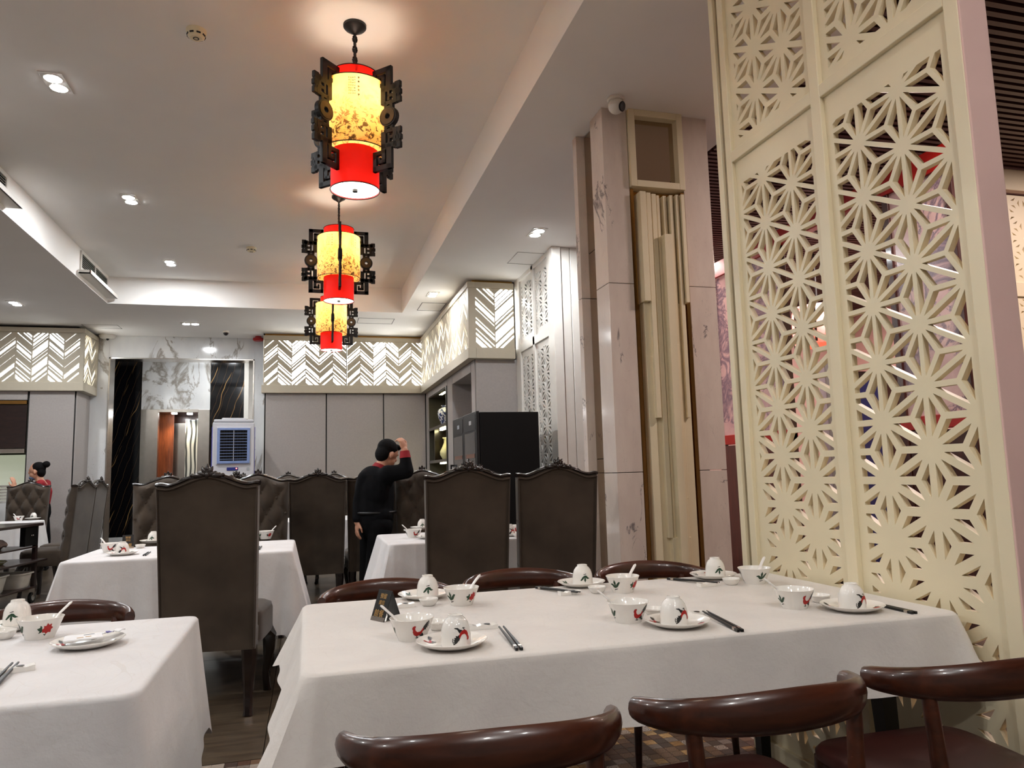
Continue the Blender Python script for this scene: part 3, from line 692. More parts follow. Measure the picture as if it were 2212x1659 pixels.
for (y0, y1, z0, z1) in ((2.222, 2.275, .0, HS - .001), (1.61, 1.66, 0, HS), (2.825, 2.87, 0, HS), (1.66, 2.825, 2.575, 2.625), (1.66, 2.825, 3.54, HS), (1.66, 2.825, 0, .06)):
    MB().box(XF - (.002 if y0 == 2.222 else 0), XF + .07, y0, y1, z0, z1).obj('frame_rail', 'cream_lacquer', t, bevel=.003)
MB().box(XF + .012, XF + .09, 2.87, 2.90, 0, HS).obj('edge_strip', 'steel', t); MB().box(XF - .004, XF + .09, 2.90, 2.935, 0, HS).obj('frame_rail', 'cream_lacquer', t, bevel=.004)
MB().box(XF + .002, XF + .105, 1.605, 1.62, 0, HS).obj('end_board', 'pink_wall', t, bevel=.003)  # pink colour carries the hall light falling on this wall end
# ================================================================== CEILING FITTINGS
def downlight(x, y, z, label, power, along='y', spot=2.35, group=None, color=(.94, .97, 1.0)):
    t = thing('downlight', label, 'downlight', (x, y, z), 0 if along == 'y' else PI / 2, group)
    MB().box(-.075, .075, -.14, .14, -.006, 0.0).obj('trim_plate', 'white_lacquer', t, bevel=.003)
    for s in (-.064, .064):
        MB().lathe([(.058, -.010), (.062, -.006), (.062, -.002)], 24, (0, s, 0)).obj('trim_ring', 'white_lacquer', t)
        MB().lathe([(.002, -.0125), (.05, -.0125), (.05, -.008)], 24, (0, s, 0)).obj('lens', 'lens', t)
    lamp('AREA', (0, 0, -.02), power, color, .12, t, name='downlight_lamp')
    return t
for y, lb in ((5.48, 'twin downlight in the recess next to the first smoke detector'), (7.72, 'twin downlight midway along the recess'), (9.97, 'twin downlight by the far air vent')):
    downlight(-1.69, y, HR, lb, W_DOWN)
downlight(2.232, 6.874, HS, 'twin downlight on the soffit beside the marble column', W_DOWN * .8)
downlight(-3.731, 10.965, HS, 'twin downlight on the soffit above the food trolley', W_DOWN * .8)
downlight(-1.728, 12.037, HS, 'twin downlight on the soffit before the elevator portal', W_DOWN * .35, 'x')
downlight(-1.45, 14.2, HS, 'twin downlight inside the elevator lobby', W_DOWN * .3, 'x')
for (x, y, p) in ((-1.69, 3.2, .5), (-1.69, 0.9, .45), (1.05, 0.3, .28), (0.4, -1.4, .9), (1.6, -0.6, .4), (-3.9, 6.5, 1.0), (-3.9, 3.8, 1.0), (-3.9, 1.0, 1.0)):  # first two continue the recess row; the rest are unseen fill lamps added
    downlight(x, y, HR if RX0 < x < RX1 else HS, 'unseen twin downlight giving fill light to the dining room', W_DOWN * p, group='unseen fill downlights', color=(1, .98, .95))
downlight(1.62, 9.6, HS, 'twin downlight washing the chevron side wall', W_DOWN * .4)
# smoke detectors
def detector():
    t = thing('smoke_detector', '', 'detector')
    MB().lathe([(.06, 0), (.06, -.015), (.052, -.03), (.05, -.042), (.036, -.052), (.002, -.053)], 28).obj('body', 'cream_lacquer', t, smooth=30)
    for k in range(8):
        a = 2 * PI * k / 8; MB().box(-.012, .012, -.003, .003, -.04, -.031).obj('vent_slot', 'black_plastic', t, loc=(.0515 * math.cos(a), .0515 * math.sin(a), 0), rot=(0, 0, a + PI / 2))
    MB().lathe([(.012, -.0545), (.018, -.0545), (.018, -.052), (.012, -.052)], 16, cap=False).obj('indicator_ring', 'black_plastic', t)
    return t
inst('smoke', detector, 'round smoke detector on the recess ceiling left of the lanterns', 'detector', (-.674, 4.624, HR), .4)
inst('smoke', detector, 'small far smoke detector between downlight and lanterns', 'detector', (-.656, 9.131, HR), .9)
# dome cameras
t = thing('dome_camera', 'white turret security camera on the soffit above the marble column', 'camera', at(1330, 212, z=HS))
MB().lathe([(.055, 0), (.058, -.012), (.05, -.02)], 28).obj('base', 'white_lacquer', t, smooth=30)
MB().ball((0, 0, -.055), .052, 20, 14).obj('ball', 'white_lacquer', t, smooth=True)
MB().lathe([(.03, 0), (.033, .006), (.026, .010), (.002, .012)], 20).obj('lens_ring', 'black_plastic', t, loc=(.022, -.036, -.072), rot=(1.9, 0, .55))
t = thing('dome_camera', 'white disc-shaped access point on the soffit by the chevron pier', 'camera', at(232, 726, z=HS - .02))
MB().lathe([(.12, .02), (.125, 0), (.11, -.03), (.08, -.045), (.002, -.05)], 28).obj('shell', 'white_lacquer', t, smooth=30); MB().ball((.01, -.02, -.055), .022).obj('eye', 'black_plastic', t, smooth=True)
t = thing('dome_camera', 'tiny black dome camera on the soffit before the marble portal', 'camera', at(488, 715, z=HS))
MB().lathe([(.05, 0), (.05, -.02), (.044, -.03)], 24).obj('base', 'white_lacquer', t, smooth=30); MB().ball((0, 0, -.035), .04, 16, 10).obj('dome', 'black_plastic', t, smooth=True)
t = thing('fire_alarm', 'red fire alarm sounder at the corner of the marble portal', 'alarm', at(558, 727, y=13.0)); t.location.z = HS
MB().lathe([(.05, 0), (.05, -.02), (.085, -.03), (.09, -.06), (.07, -.08), (.002, -.082)], 24).obj('sounder', 'red_plastic', t, smooth=30)
# air vents on the recess side
def vent(y0, y1, label):
    t = thing('air_vent', label, 'vent', (RX0, (y0 + y1) / 2, 0)); h = (y1 - y0) / 2
    MB().box(.0, .006, -h + .03, h - .03, 3.74, 3.91).obj('duct', 'slat_back', t)
    for (a, b, c, d) in ((-h, h, 3.91, 3.94), (-h, h, 3.71, 3.74), (-h, -h + .03, 3.74, 3.91), (h - .03, h, 3.74, 3.91), (-.012, .012, 3.74, 3.91)): MB().box(.0, .018, a, b, c, d).obj('frame', 'white_lacquer', t)
    for k in range(7): MB().bar((.010, -h + .03, 3.755 + .023 * k), (.010, h - .03, 3.755 + .023 * k), .014, .003, (0.5, 0, 1)).obj('louvre', 'grey_tile', t)
    MB().box(.005, .13, -h - .04, h + .03, 3.655, 3.668).box(.12, .135, -h - .04, h + .03, 3.655, 3.70).box(.005, .13, -h - .04, -h - .028, 3.655, 3.70).obj('drip_tray', 'white_lacquer', t)
vent(9.5, 10.72, 'white louvred air vent with drip tray at the recess corner')
vent(6.0, 7.25, 'white louvred air vent cut by the picture edge')
# lanterns
def fret():
    m = MB(); th = .022
    def b(r0, r1, z0, z1, w=th): m.box(r0, r1, -w / 2, w / 2, z0, z1)
    for s in (1, -1):
        def q(r0, r1, z0, z1, w=th):
            z0, z1 = (z0, z1) if s > 0 else (-z1, -z0); b(r0, r1, z0, z1, w)
        # square scroll
        q(.146, .285, .285, .318); q(.246, .287, .165, .318); q(.146, .174, .215, .318); q(.146, .240, .195, .222); q(.212, .240, .195, .276); q(.183, .240, .254, .276); q(.183, .202, .234, .276)
        # outer block
        q(.208, .334, .158, .194); q(.208, .246, .085, .2); q(.258, .276, .10, .18); q(.258, .31, .118, .140); q(.296, .328, .075, .2)
        q(.312, .352, .168, .206); q(.312, .356, .124, .156); q(.300, .354, .076, .112, .02); q(.23, .31, .074, .098); q(.33, .348, .105, .17)
        # neck
        q(.232, .256, .045, .1); q(.274, .298, .045, .1); q(.24, .29, .05, .068)
    m.add([], [])
    # medallion: disc standing in the board plane
    n = 24; vs = []; 
    for y in (-.016, .016):
        for rr in (.014, .062):
            for k in range(n): a = 2 * PI * k / n; vs.append((.265 + rr * math.cos(a), y, rr * math.sin(a)))
    fs = []
    for k in range(n):
        k2 = (k + 1) % n
        fs += [(k, n + k, n + k2, k2), (2 * n + k, 2 * n + k2, 3 * n + k2, 3 * n + k), (n + k, 3 * n + k, 3 * n + k2, n + k2), (k, k2, 2 * n + k2, 2 * n + k)]
    m.add(vs, fs)
    return m
def lantern():
    t = thing('lantern', '', 'lantern')       # origin: middle of the drum
    MB().lathe([(.205, -.20), (.2055, 0), (.205, .215)], 48, cap=False).obj('paper_drum', 'lantern_paper', t, smooth=60)
    MB().lathe([(.144, .21), (.144, .305)], 40, cap=False).obj('top_band', 'lantern_red', t, smooth=60)
    MB().lathe([(.144, -.425), (.144, -.19)], 40, cap=False).obj('bottom_band', 'lantern_red', t, smooth=60)
    MB().lathe([(.144, .205), (.205, .2145)], 40, cap=False).obj('shoulder_ring', 'lantern_paper', t)
    MB().lathe([(.002, -.418), (.142, -.418)], 40, cap=False).obj('diffuser_disc', 'lantern_disc', t, fix=False)
    MB().lathe([(.016, -.432), (.016, -.415)], 12).obj('finial', 'lantern_wood', t)
    for z, r in ((.215, .207), (-.2, .207), (.305, .146), (-.425, .146)): MB().tube([(r * math.cos(2 * PI * k / 40), r * math.sin(2 * PI * k / 40), z) for k in range(40)], .003, 6, True).obj('wire_ring', 'lantern_wood', t)
    fm = fret().mesh('bracket', 'lantern_wood'); med = MB().lathe([(.018, 0), (.05, 0), (.05, .003), (.018, .003)], 24, cap=False).mesh('medallion_face', 'old_gold')
    for k in range(4):
        b = link('bracket', fm, t, .003, (0, 0, -.03), (0, 0, k * PI / 2 + PI / 4))
        for s in (1, -1): link('medallion_face', med, b, 0, (.265, s * .0165, 0), (-s * PI / 2, 0, 0))
    m = MB()
    for k in range(8): m.tube([(.012 * math.cos(2 * PI * j / 10) * (1 if k % 2 else .35), .012 * math.cos(2 * PI * j / 10) * (.35 if k % 2 else 1), .31 + .034 * k + .022 * math.sin(2 * PI * j / 10)) for j in range(10)], .006, 6, True)
    m.tube([(0, 0, .26), (0, 0, .6)], .007, 8); m.obj('chain', 'black_iron', t)
    MB().bar((-.14, 0, .262), (.14, 0, .262), .012, .006).bar((0, -.14, .262), (0, .14, .262), .012, .006).obj('spider', 'black_iron', t)
    MB().lathe([(.012, .58), (.03, .595), (.06, .613), (.07, .625), (.07, .64)], 28).obj('ceiling_rose', 'black_iron', t, smooth=30)
    # poem columns painted on the paper
    m = MB(); rr = random.Random(3)
    for a0 in (-1.80, -2.98, .2, 1.4):
        for cidx in range(5):
            for k in range(7 if cidx < 4 else 5):
                big = cidx == 4; ca = a0 + (cidx * .055 if not big else .27); cz = .185 - k * (.0165 if not big else .026)
                for st in range(5):
                    hz = st % 2 == 0; w, h = ((.0036, .0007) if hz else (.0007, .0045)); w, h = (w * 1.6, h * 1.5) if big else (w, h)
                    a = ca + rr.uniform(-.010, .010); z = cz + rr.uniform(-.004, .004)
                    p = [(.2068 * math.cos(a + dx / .2), .2068 * math.sin(a + dx / .2), z + dz) for dx, dz in ((-w, -h), (w, -h), (w, h), (-w, h))]
                    m.add(p, [(0, 1, 2, 3)])
    m.obj('poem_characters', 'lantern_wood', t, fix=False)['kind'] = 'stuff'
    MB().lathe([(.10, .303), (.144, .303)], 40, cap=False).obj('added_baffle', 'lantern_red', t, fix=False)  # unseen ring added to narrow the bulb's glow on the ceiling
    lamp('POINT', (0, 0, .15), W_LANTERN, (1, .87, .68), .05, t, name='bulb')
    return t
inst('lantern', lantern, 'large red and yellow painted lantern with fretwork wings seen at an angle', 'lantern', (.272, 4.35, HR - .64), 0.0)
inst('lantern', lantern, 'painted lantern above the near table, out of view', 'lantern', (.26, 1.45, HR - .64), 0.0)
inst('lantern', lantern, 'middle painted lantern with flat fretwork wings, between two other lanterns', 'lantern', (.295, 7.25, HR - .64), PI / 4)
inst('lantern', lantern, 'farthest painted lantern before the back wall frieze', 'lantern', (.315, 10.15, HR - .64), PI / 4 + .03)
# ================================================================== TABLES, CLOTHS, CHAIRS
TZ = 0.76
def cloth(label, x0, x1, y0, y1, drop, flare, seed, mat, cat='tablecloth', xmax=None, amp=.012, corner=.03, k1=7.0):
    rr = random.Random(seed); ph = [rr.uniform(0, 6.28) for _ in range(6)]
    R = .035; per = []
    for (cx, cy, a0) in ((x1 - R, y0 + R, -PI / 2), (x1 - R, y1 - R, 0), (x0 + R, y1 - R, PI / 2), (x0 + R, y0 + R, PI)):
        for k in range(9): a = a0 + PI / 2 * k / 8; per.append(((cx + R * math.cos(a), cy + R * math.sin(a)), (math.cos(a), math.sin(a)), abs(math.sin(2 * a))))
    full = []
    for i in range(len(per)):
        a, b = per[i], per[(i + 1) % len(per)]; full.append(a)
        L = math.hypot(b[0][0] - a[0][0], b[0][1] - a[0][1])
        if L > .06:
            n = int(L / .022)
            for k in range(1, n):
                t = k / n; full.append(((a[0][0] + (b[0][0] - a[0][0]) * t, a[0][1] + (b[0][1] - a[0][1]) * t), a[1], 0.0))
    m = MB(); N = len(full); rows = [-1, 0, .012, .035, .1, .2, .3, .42, .55, .7, .85, 1.0]
    s = 0
    for j, t in enumerate(rows):
        s = 0
        for i, (p, n, c) in enumerate(full):
            q = full[i - 1][0]; s += math.hypot(p[0] - q[0], p[1] - q[1])
            if t < 0: m.v.append((p[0] - n[0] * .005, p[1] - n[1] * .005, TZ)); continue
            fl = flare[0] if n[0] < -.7 else flare[1] if n[1] < -.7 else flare[2] if n[0] > .7 else flare[3]
            wave = (math.sin(k1 * s + ph[0]) + .6 * math.sin(2.3 * k1 * s + ph[1]) + .4 * math.sin(4.1 * k1 * s + ph[2])) * amp * t
            off = fl * t + wave + corner * c * t + (.008 if j > 1 else 0.003)
            dz = drop * t * (1 + .12 * c + .03 * math.sin(3 * s + ph[3])) + (.003 if j == 2 else .0012 if j == 1 else 0)
            x = p[0] + n[0] * off; y = p[1] + n[1] * off
            if xmax is not None: x = min(x, xmax)
            m.v.append((x, y, TZ - dz))
    for j in range(len(rows) - 1):
        for i in range(N):
            i2 = (i + 1) % N; m.f.append((j * N + i, j * N + i2, (j + 1) * N + i2, (j + 1) * N + i))
    m.f.append(tuple(range(N)))
    o = m.obj('tablecloth', mat, None, smooth=50)
    return tag(o, label, cat)
def table(label, x0, x1, y0, y1, group=None, legm='black_iron'):
    cx, cy = (x0 + x1) / 2, (y0 + y1) / 2; t = thing('dining_table', label, 'table', (cx, cy, 0), 0, group)
    hx, hy = (x1 - x0) / 2, (y1 - y0) / 2
    MB().box(-hx + .012, hx - .012, -hy + .012, hy - .012, TZ - .04, TZ - .004).obj('tabletop', 'dark_wood', t, bevel=.004)
    for sx in (-1, 1):
        for sy in (-1, 1): MB().sweep([(sx * (hx - .16), sy * (hy - .16), TZ - .04), (sx * (hx - .14), sy * (hy - .14), 0)], [[(.028, .028), (-.028, .028), (-.028, -.028), (.028, -.028)], [(.018, .018), (-.018, .018), (-.018, -.018), (.018, -.018)]]).obj('leg', legm, t)
    MB().box(-hx + .1, hx - .1, -hy + .1, -hy + .13, TZ - .11, TZ - .04).box(-hx + .1, hx - .1, hy - .13, hy - .1, TZ - .11, TZ - .04).obj('apron', legm, t)
    return t
TABS = {'long': (0.0, 1.835, 1.79, 2.755), 'left': (-2.05, -0.345, 1.775, 2.69), 'two': (-1.345, -0.085, 4.80, 5.65), 'three': (0.52, 1.75, 4.86, 5.72),
        'four': (-0.25, 1.0, 7.95, 8.72), 'far': (-4.55, -3.2, 9.85, 10.74)}
table('long dining table against the lattice screen', *TABS['long'])
cloth('cream damask cloth on the long table by the lattice screen', *TABS['long'], .19, (.075, .03, .01, .03), 3, 'cloth_warm', xmax=1.853, amp=.008, corner=.05)
table('dining table beside the long table, holding a napkin packet on a plate', *TABS['left'])
cloth('white damask cloth under the plate with the napkin packet', *TABS['left'], .34, (.04, .03, .045, .03), 5, 'cloth_white', amp=.010, corner=.015)
table('square dining table behind the single tall chair back', *TABS['two'])
cloth('white cloth on the table behind the single tall chair back', *TABS['two'], .50, (.12, .04, .10, .04), 8, 'cloth_white', amp=.016, corner=.06, k1=9)
table('dining table in front of the man in black', *TABS['three'])
cloth('white frayed cloth on the table in front of the man in black', *TABS['three'], .36, (.09, .03, .05, .03), 11, 'cloth_white', amp=.014, corner=.05, k1=9)
table('dining table farther back behind the row of tall chairs', *TABS['four'])
cloth('white cloth on the table farther back behind the tall chairs', *TABS['four'], .40, (.05, .03, .05, .03), 14, 'cloth_white')
table('dining table beside the food trolley near the woman', *TABS['far'])
cloth('white cloth on the table near the woman in red', *TABS['far'], .40, (.04, .03, .05, .03), 17, 'cloth_white')

# ---- horn chairs: local +y is the front
def horn_chair():
    t = thing('horn_chair', '', 'chair')
    P = []; S = []
    for k in range(33):
        u = -1 + k / 16.0; a = abs(u)
        x = .262 * math.sin(u * 1.42) / math.sin(1.42)
        y = -.235 + .17 * (a ** 2.1) - .0 * a
        z = .718 + .004 * math.cos(u * PI) - .006 * a * a
        w = .0185 + .003 * (1 - a); h = .043 - .018 * a ** 1.6
        if a > .97: w *= .9; h *= .9
        P.append((x, y, z)); S.append((w, h))
    MB().sweep(P, S).obj('back_rail', 'horn_wood', t, smooth=50)
    for s in (-1, 1):
        MB().tube([(s * .192, -.175, .70), (s * .185, -.178, .60), (s * .178, -.183, .45), (s * .19, -.195, .2), (s * .205, -.21, 0)], [.0165, .017, .021, .018, .013], 14).obj('leg', 'horn_wood', t, smooth=50)
        MB().tube([(s * .2, .2, .435), (s * .205, .205, .25), (s * .215, .215, 0)], [.021, .019, .013], 14).obj('leg', 'horn_wood', t, smooth=50)
        MB().bar((s * .188, -.18, .40), (s * .203, .2, .40), .022, .045).obj('side_rail', 'horn_wood', t, bevel=.004)
    MB().bar((-.19, -.183, .40), (.19, -.183, .40), .022, .04).bar((-.2, .2, .40), (.2, .2, .40), .022, .045).obj('cross_rail', 'horn_wood', t, bevel=.004)
    m = MB(); N = 40; ring = []
    for k in range(N):
        a = 2 * PI * k / N; c, s_ = math.cos(a), math.sin(a); e = .34
        x = .225 * math.copysign(abs(c) ** e, c); y = .225 * math.copysign(abs(s_) ** e, s_); x *= 1 + .08 * y / .225
        ring.append((x, y))
    for f, z in ((.93, .425), (1.0, .435), (1.0, .452), (.96, .464), (.7, .467), (.3, .459), (.01, .456)):
        for x, y in ring: m.v.append((x * f, y * f + .01, z))
    for j in range(6):
        for k in range(N): k2 = (k + 1) % N; m.f.append((j * N + k, j * N + k2, (j + 1) * N + k2, (j + 1) * N + k))
    m.f.append(tuple(reversed(range(N)))); m.f.append(tuple(6 * N + k for k in range(N)))
    m.obj('seat', 'maroon_leather', t, smooth=50)
    return t
for lb, loc, rz in (('horn-backed brown chair facing the tent card end of the long table', (.335, 1.525, 0), -.06),
                    ('horn-backed brown chair facing the middle of the long table', (.92, 1.548, 0), .02),
                    ('horn-backed brown chair at the lattice screen end of the long table', (1.515, 1.56, 0), -.02),
                    ('horn-backed brown chair across the long table behind the tent card', (.325, 3.03, 0), PI + .05),
                    ('horn-backed brown chair across the middle of the long table', (.915, 3.09, 0), PI + .02),
                    ('horn-backed brown chair across the long table before the marble column', (1.515, 3.07, 0), PI - .06),
                    ('horn-backed brown chair across the table with the napkin packet', (-.885, 3.0, 0), PI - .02)):
    inst('horn', horn_chair, lb, 'chair', loc, rz)

# ---- tall tufted chairs: local +y is the front, origin on the floor under the seat
def top_curve(x):
    a = abs(x) / .25
    return 1.185 - .018 * a ** 4 + .042 * math.exp(-(a / .42) ** 2) - .012 * math.exp(-((a - .75) / .25) ** 2) + .012 * math.exp(-((a - 1) / .14) ** 2)
def back_y(z): return -.225 - .075 * max(0, (z - .40)) / .8
def tall_chair():
    t = thing('tall_chair', '', 'chair')
    NX, NZ = 34, 52; m = MB()
    def tuft(x, z):
        px, pz = .155, .255
        a = math.sin(PI * (x / px + (z - .02) / pz)); b = math.sin(PI * (x / px - (z - .02) / pz))
        h = (abs(a) * abs(b)) ** .45
        e = min(1, (.25 - abs(x)) / .05)
        return .050 * h * e + .018 * e
    for side in (0, 1):
        for j in range(NZ + 1):
            for i in range(NX + 1):
                x = -.25 + .5 * i / NX; zt = top_curve(x); z0 = .33; z = z0 + (zt - z0) * j / NZ
                w = .93 + .07 * (z - .33) / .85; yb = back_y(z)
                e = min(1.0, (.25 - abs(x)) / .03)
                y = yb - .055 - .006 * math.sqrt(max(0, e)) if side == 0 else yb + (tuft(x, z) if z > .44 else .03) * min(1, (zt - z) / .04 + .25)
                m.v.append((x * w, y, z))
    W = NX + 1; off = W * (NZ + 1)
    for j in range(NZ):
        for i in range(NX):
            a = j * W + i; m.f.append((a, a + 1, a + W + 1, a + W)); m.f.append((off + a, off + a + W, off + a + W + 1, off + a + 1))
    for j in range(NZ):
        for i in (0, NX):
            a = j * W + i; m.f.append((a, a + W, off + a + W, off + a))
    for i in range(NX):
        m.f.append((i, off + i, off + i + 1, i + 1)); a = NZ * W + i; m.f.append((a, a + 1, off + a + 1, off + a))
    m.obj('backrest', 'velvet', t, smooth=60)
    # piping round the outer face
    loop = []
    for k in range(0, 15): z = .34 + (top_curve(-.25) - .355) * k / 14; loop.append((-.247 * (.93 + .07 * (z - .33) / .85), back_y(z) - .062, z))
    for k in range(0, 25): x = -.247 + .494 * k / 24; zz = top_curve(x) - .012; loop.append((x, back_y(zz) - .066, zz))
    for k in range(14, -1, -1): z = .34 + (top_curve(.25) - .355) * k / 14; loop.append((.247 * (.93 + .07 * (z - .33) / .85), back_y(z) - .062, z))
    MB().tube(loop, .0045, 6).obj('piping', 'velvet_trim', t, smooth=True)
    bm = MB().ball((0, 0, 0), (.011, .006, .011), 10, 6).mesh('button', 'velvet_trim', True)
    px, pz = .155, .255
    for iu in range(-6, 14):
        for iv in range(-14, 8):
            x = (iu + iv) * px / 2; z = (iu - iv) * pz / 2 + .02
            if abs(x) < .235 and .5 < z < 1.15: link('button', bm, t, loc=(x * (.93 + .07 * (z - .33) / .85), back_y(z) + .024, z))
    # carved top rail and crest
    MB().sweep([(x, back_y(1.2) - .028, top_curve(x) + .008) for x in [-.255 + .51 * k / 32 for k in range(33)]], (.036, .013)).obj('top_rail', 'dark_wood', t, smooth=50)
    c = MB(); yc = back_y(1.2) - .03
    for ang, L, w in ((0, .062, .014), (.5, .055, .013), (-.5, .055, .013), (1.0, .052, .012), (-1.0, .052, .012), (1.42, .085, .011), (-1.42, .085, .011)):
        base = Vector((0, yc - .02, 1.222)); d = Vector((math.sin(ang), 0, math.cos(ang)))
        P = [base + d * L * q + Vector((0, -.018 * math.sin(q * 2.6), -.012 * q * q if abs(ang) > .8 else 0)) for q in (0, .25, .5, .75, 1)]
        c.sweep(P, [(w * .5, .012), (w, .014), (w * 1.15, .013), (w * .9, .010), (w * .25, .005)], up=(0, 1, 0))
    for s in (-1, 1):
        c.sweep([(s * q, yc - .022, top_curve(q) + .012 + .006 * math.sin(q * 60)) for q in (.05, .075, .1, .125, .15)], [(.008, .012), (.012, .014), (.010, .012), (.008, .010), (.003, .004)])
        c.ball((s * .038, yc - .03, 1.235), (.014, .014, .014), 10, 6); c.ball((s * .075, yc - .03, top_curve(.075) + .018), (.012, .012, .010), 10, 6)
    c.ball((0, yc - .036, 1.228), (.016, .016, .018), 12, 8)
    c.obj('crest', 'dark_wood', t, smooth=60)
    # seat
    m = MB(); N = 36; ring = []
    for k in range(N):
        a = 2 * PI * k / N; cc, ss = math.cos(a), math.sin(a); ring.append((.25 * math.copysign(abs(cc) ** .3, cc), .245 * math.copysign(abs(ss) ** .3, ss)))
    for f, z in ((.97, .345), (1.0, .36), (1.0, .47), (.97, .50), (.85, .515), (.4, .525), (.02, .527)):
        for x, y in ring: m.v.append((x * f, y * f * .92 - .012, z))
    for j in range(6):
        for k in range(N): k2 = (k + 1) % N; m.f.append((j * N + k, j * N + k2, (j + 1) * N + k2, (j + 1) * N + k))
    m.f.append(tuple(reversed(range(N)))); m.f.append(tuple(6 * N + k for k in range(N))); m.obj('seat', 'velvet', t, smooth=50)
    sq = lambda r: [(r, r * .55), (r * .55, r), (-r * .55, r), (-r, r * .55), (-r, -r * .55), (-r * .55, -r), (r * .55, -r), (r, -r * .55)]
    for s in (-1, 1):
        MB().sweep([(s * .2, .175, .37), (s * .222, .195, .30), (s * .222, .195, .22), (s * .205, .178, .10), (s * .212, .188, .02), (s * .215, .192, 0)], [sq(.036), sq(.036), sq(.027), sq(.017), sq(.019), sq(.022)]).obj('leg', 'dark_wood', t, smooth=40)
        MB().sweep([(s * .195, -.235, .37), (s * .2, -.25, .29), (s * .195, -.235, .15), (s * .2, -.265, .03), (s * .2, -.27, 0)], [sq(.038), sq(.036), sq(.026), sq(.02), sq(.023)]).obj('leg', 'dark_wood', t, smooth=40)
    return t
def pchair(lb, u, ycen, rz=0.0, grp=None, dx=0.0):
    """u: photo column of the chair's middle on the plane y=ycen (its back face)"""
    p = at(u, 1060, y=ycen); s = math.cos(rz)
    return inst('tall', tall_chair, lb, 'chair', (p.x - .30 * math.sin(rz) + dx, ycen + .30 * s, 0), rz, grp)
pchair('single tall brown velvet chair back between the two near tables', 454, 4.17, -.13)
pchair('tall brown velvet chair back standing before the wine coolers', 1008, 4.27, 0.01)
pchair('tall brown velvet chair back beside the marble column', 1200, 4.27, 0.0)
pchair('tall brown velvet chair back standing alone left of the man in black', 686, 7.0, 0.02)
pchair('tall brown velvet chair back partly behind the man in black', 808, 7.07, 0.0)
pchair('tufted tall chair facing forward behind the first small tent card', 362, 6.55, PI + .16)
pchair('tufted tall chair facing forward right of the single tall chair back', 556, 6.55, PI)
pchair('tufted tall chair facing forward beside the man in black', 914, 6.72, PI - .03)
pchair('tufted tall chair facing forward mostly hidden before the wine coolers', 1041, 6.72, PI)
pchair('tufted tall chair in front of the woman in red', 61, 11.42, PI)
for u, y in ((524, 9.35), (622, 9.45), (722, 9.4)): pchair('tall carved chair showing only its crest behind nearer chairs', u, y, PI, 'tall chairs around the farther table')
pchair('tall carved chair showing only its crest behind nearer chairs', 650, 7.05, 0.0, 'tall chairs around the farther table', -.55)
# two chairs side-on, right of the far table
for lb, loc, rz in (('tall chair turned side-on in front of the marble jamb', tuple(at(176, 1035, y=9.2) + Vector((-.29, .035, -1.225 + .0)))[:2] + (0,), PI / 2 - .13), ('tall chair turned side-on just behind another by the marble jamb', tuple(at(205, 1035, y=9.95) + Vector((-.29, .035, 0)))[:2] + (0,), PI / 2 - .10)):
    inst('tall', tall_chair, lb, 'chair', loc, rz)
# ================================================================== TABLEWARE
ROOSTER = [('red_print', [(-1.0, .35), (-.93, .55), (-.86, .50), (-.80, .62), (-.72, .52), (-.66, .60), (-.64, .44), (-.68, .30), (-.58, .05), (-.35, -.12), (-.05, -.08), (.12, .10), (.22, .30), (.34, .22), (.30, -.05), (.14, -.32), (-.10, -.50), (-.42, -.55), (-.70, -.40), (-.86, -.12), (-.88, .12), (-.96, .20)]),
           ('black_print', [(.16, .12), (.30, .48), (.62, .82), (.92, .98), (1.0, .90), (.82, .72), (.98, .70), (.84, .54), (.98, .46), (.80, .38), (.90, .24), (.66, .20), (.70, .02), (.48, .06), (.34, -.06)]),
           ('black_print', [(-.12, -.48), (.10, -.40), (.24, -.20), (.34, -.35), (.50, -.62), (.78, -.72), (.78, -.80), (.40, -.80), (.20, -.62), (.02, -.58)]),
           ('black_print', [(-.42, -.54), (-.30, -.54), (-.24, -.70), (-.05, -.74), (-.24, -.80), (-.55, -.74), (-.34, -.70)]),
           ('black_print', [(1.0, .86), (1.10, .60), (1.06, .30), (.98, .30), (1.02, .58), (.94, .80)])]
FLOWER = [('red_print', [(-.30, -.55), (-.42, -.1), (-.20, .05), (-.22, .4), (.05, .35), (.20, .75), (.42, .45), (.75, .60), (.72, .22), (.98, .05), (.72, -.22), (.70, -.60), (.35, -.52), (.10, -.78), (-.05, -.50)]),
          ('green_print', [(-.34, -.35), (-.42, .30), (-.62, .50), (-.66, .18), (-1.0, .05), (-.8, -.22), (-.66, -.30), (-.78, -.62), (-.5, -.52)]), ('green_print', [(-.2, -.72), (.15, -.8), (.02, -.98), (-.1, -.86)])]
LEAF = [('green_print', [(0, -.5), (-.35, -.42), (-.62, -.1), (-1.0, .1), (-.55, .22), (-.2, .05), (-.08, -.1), (-.2, .4), (.02, .85), (.22, .4), (.12, -.08), (.35, .2), (.75, .55), (1.0, .48), (.75, .15), (.45, -.25)]),
        ('black_print', [(-.3, -.72), (.3, -.6), (.36, -.66), (-.2, -.84)])]
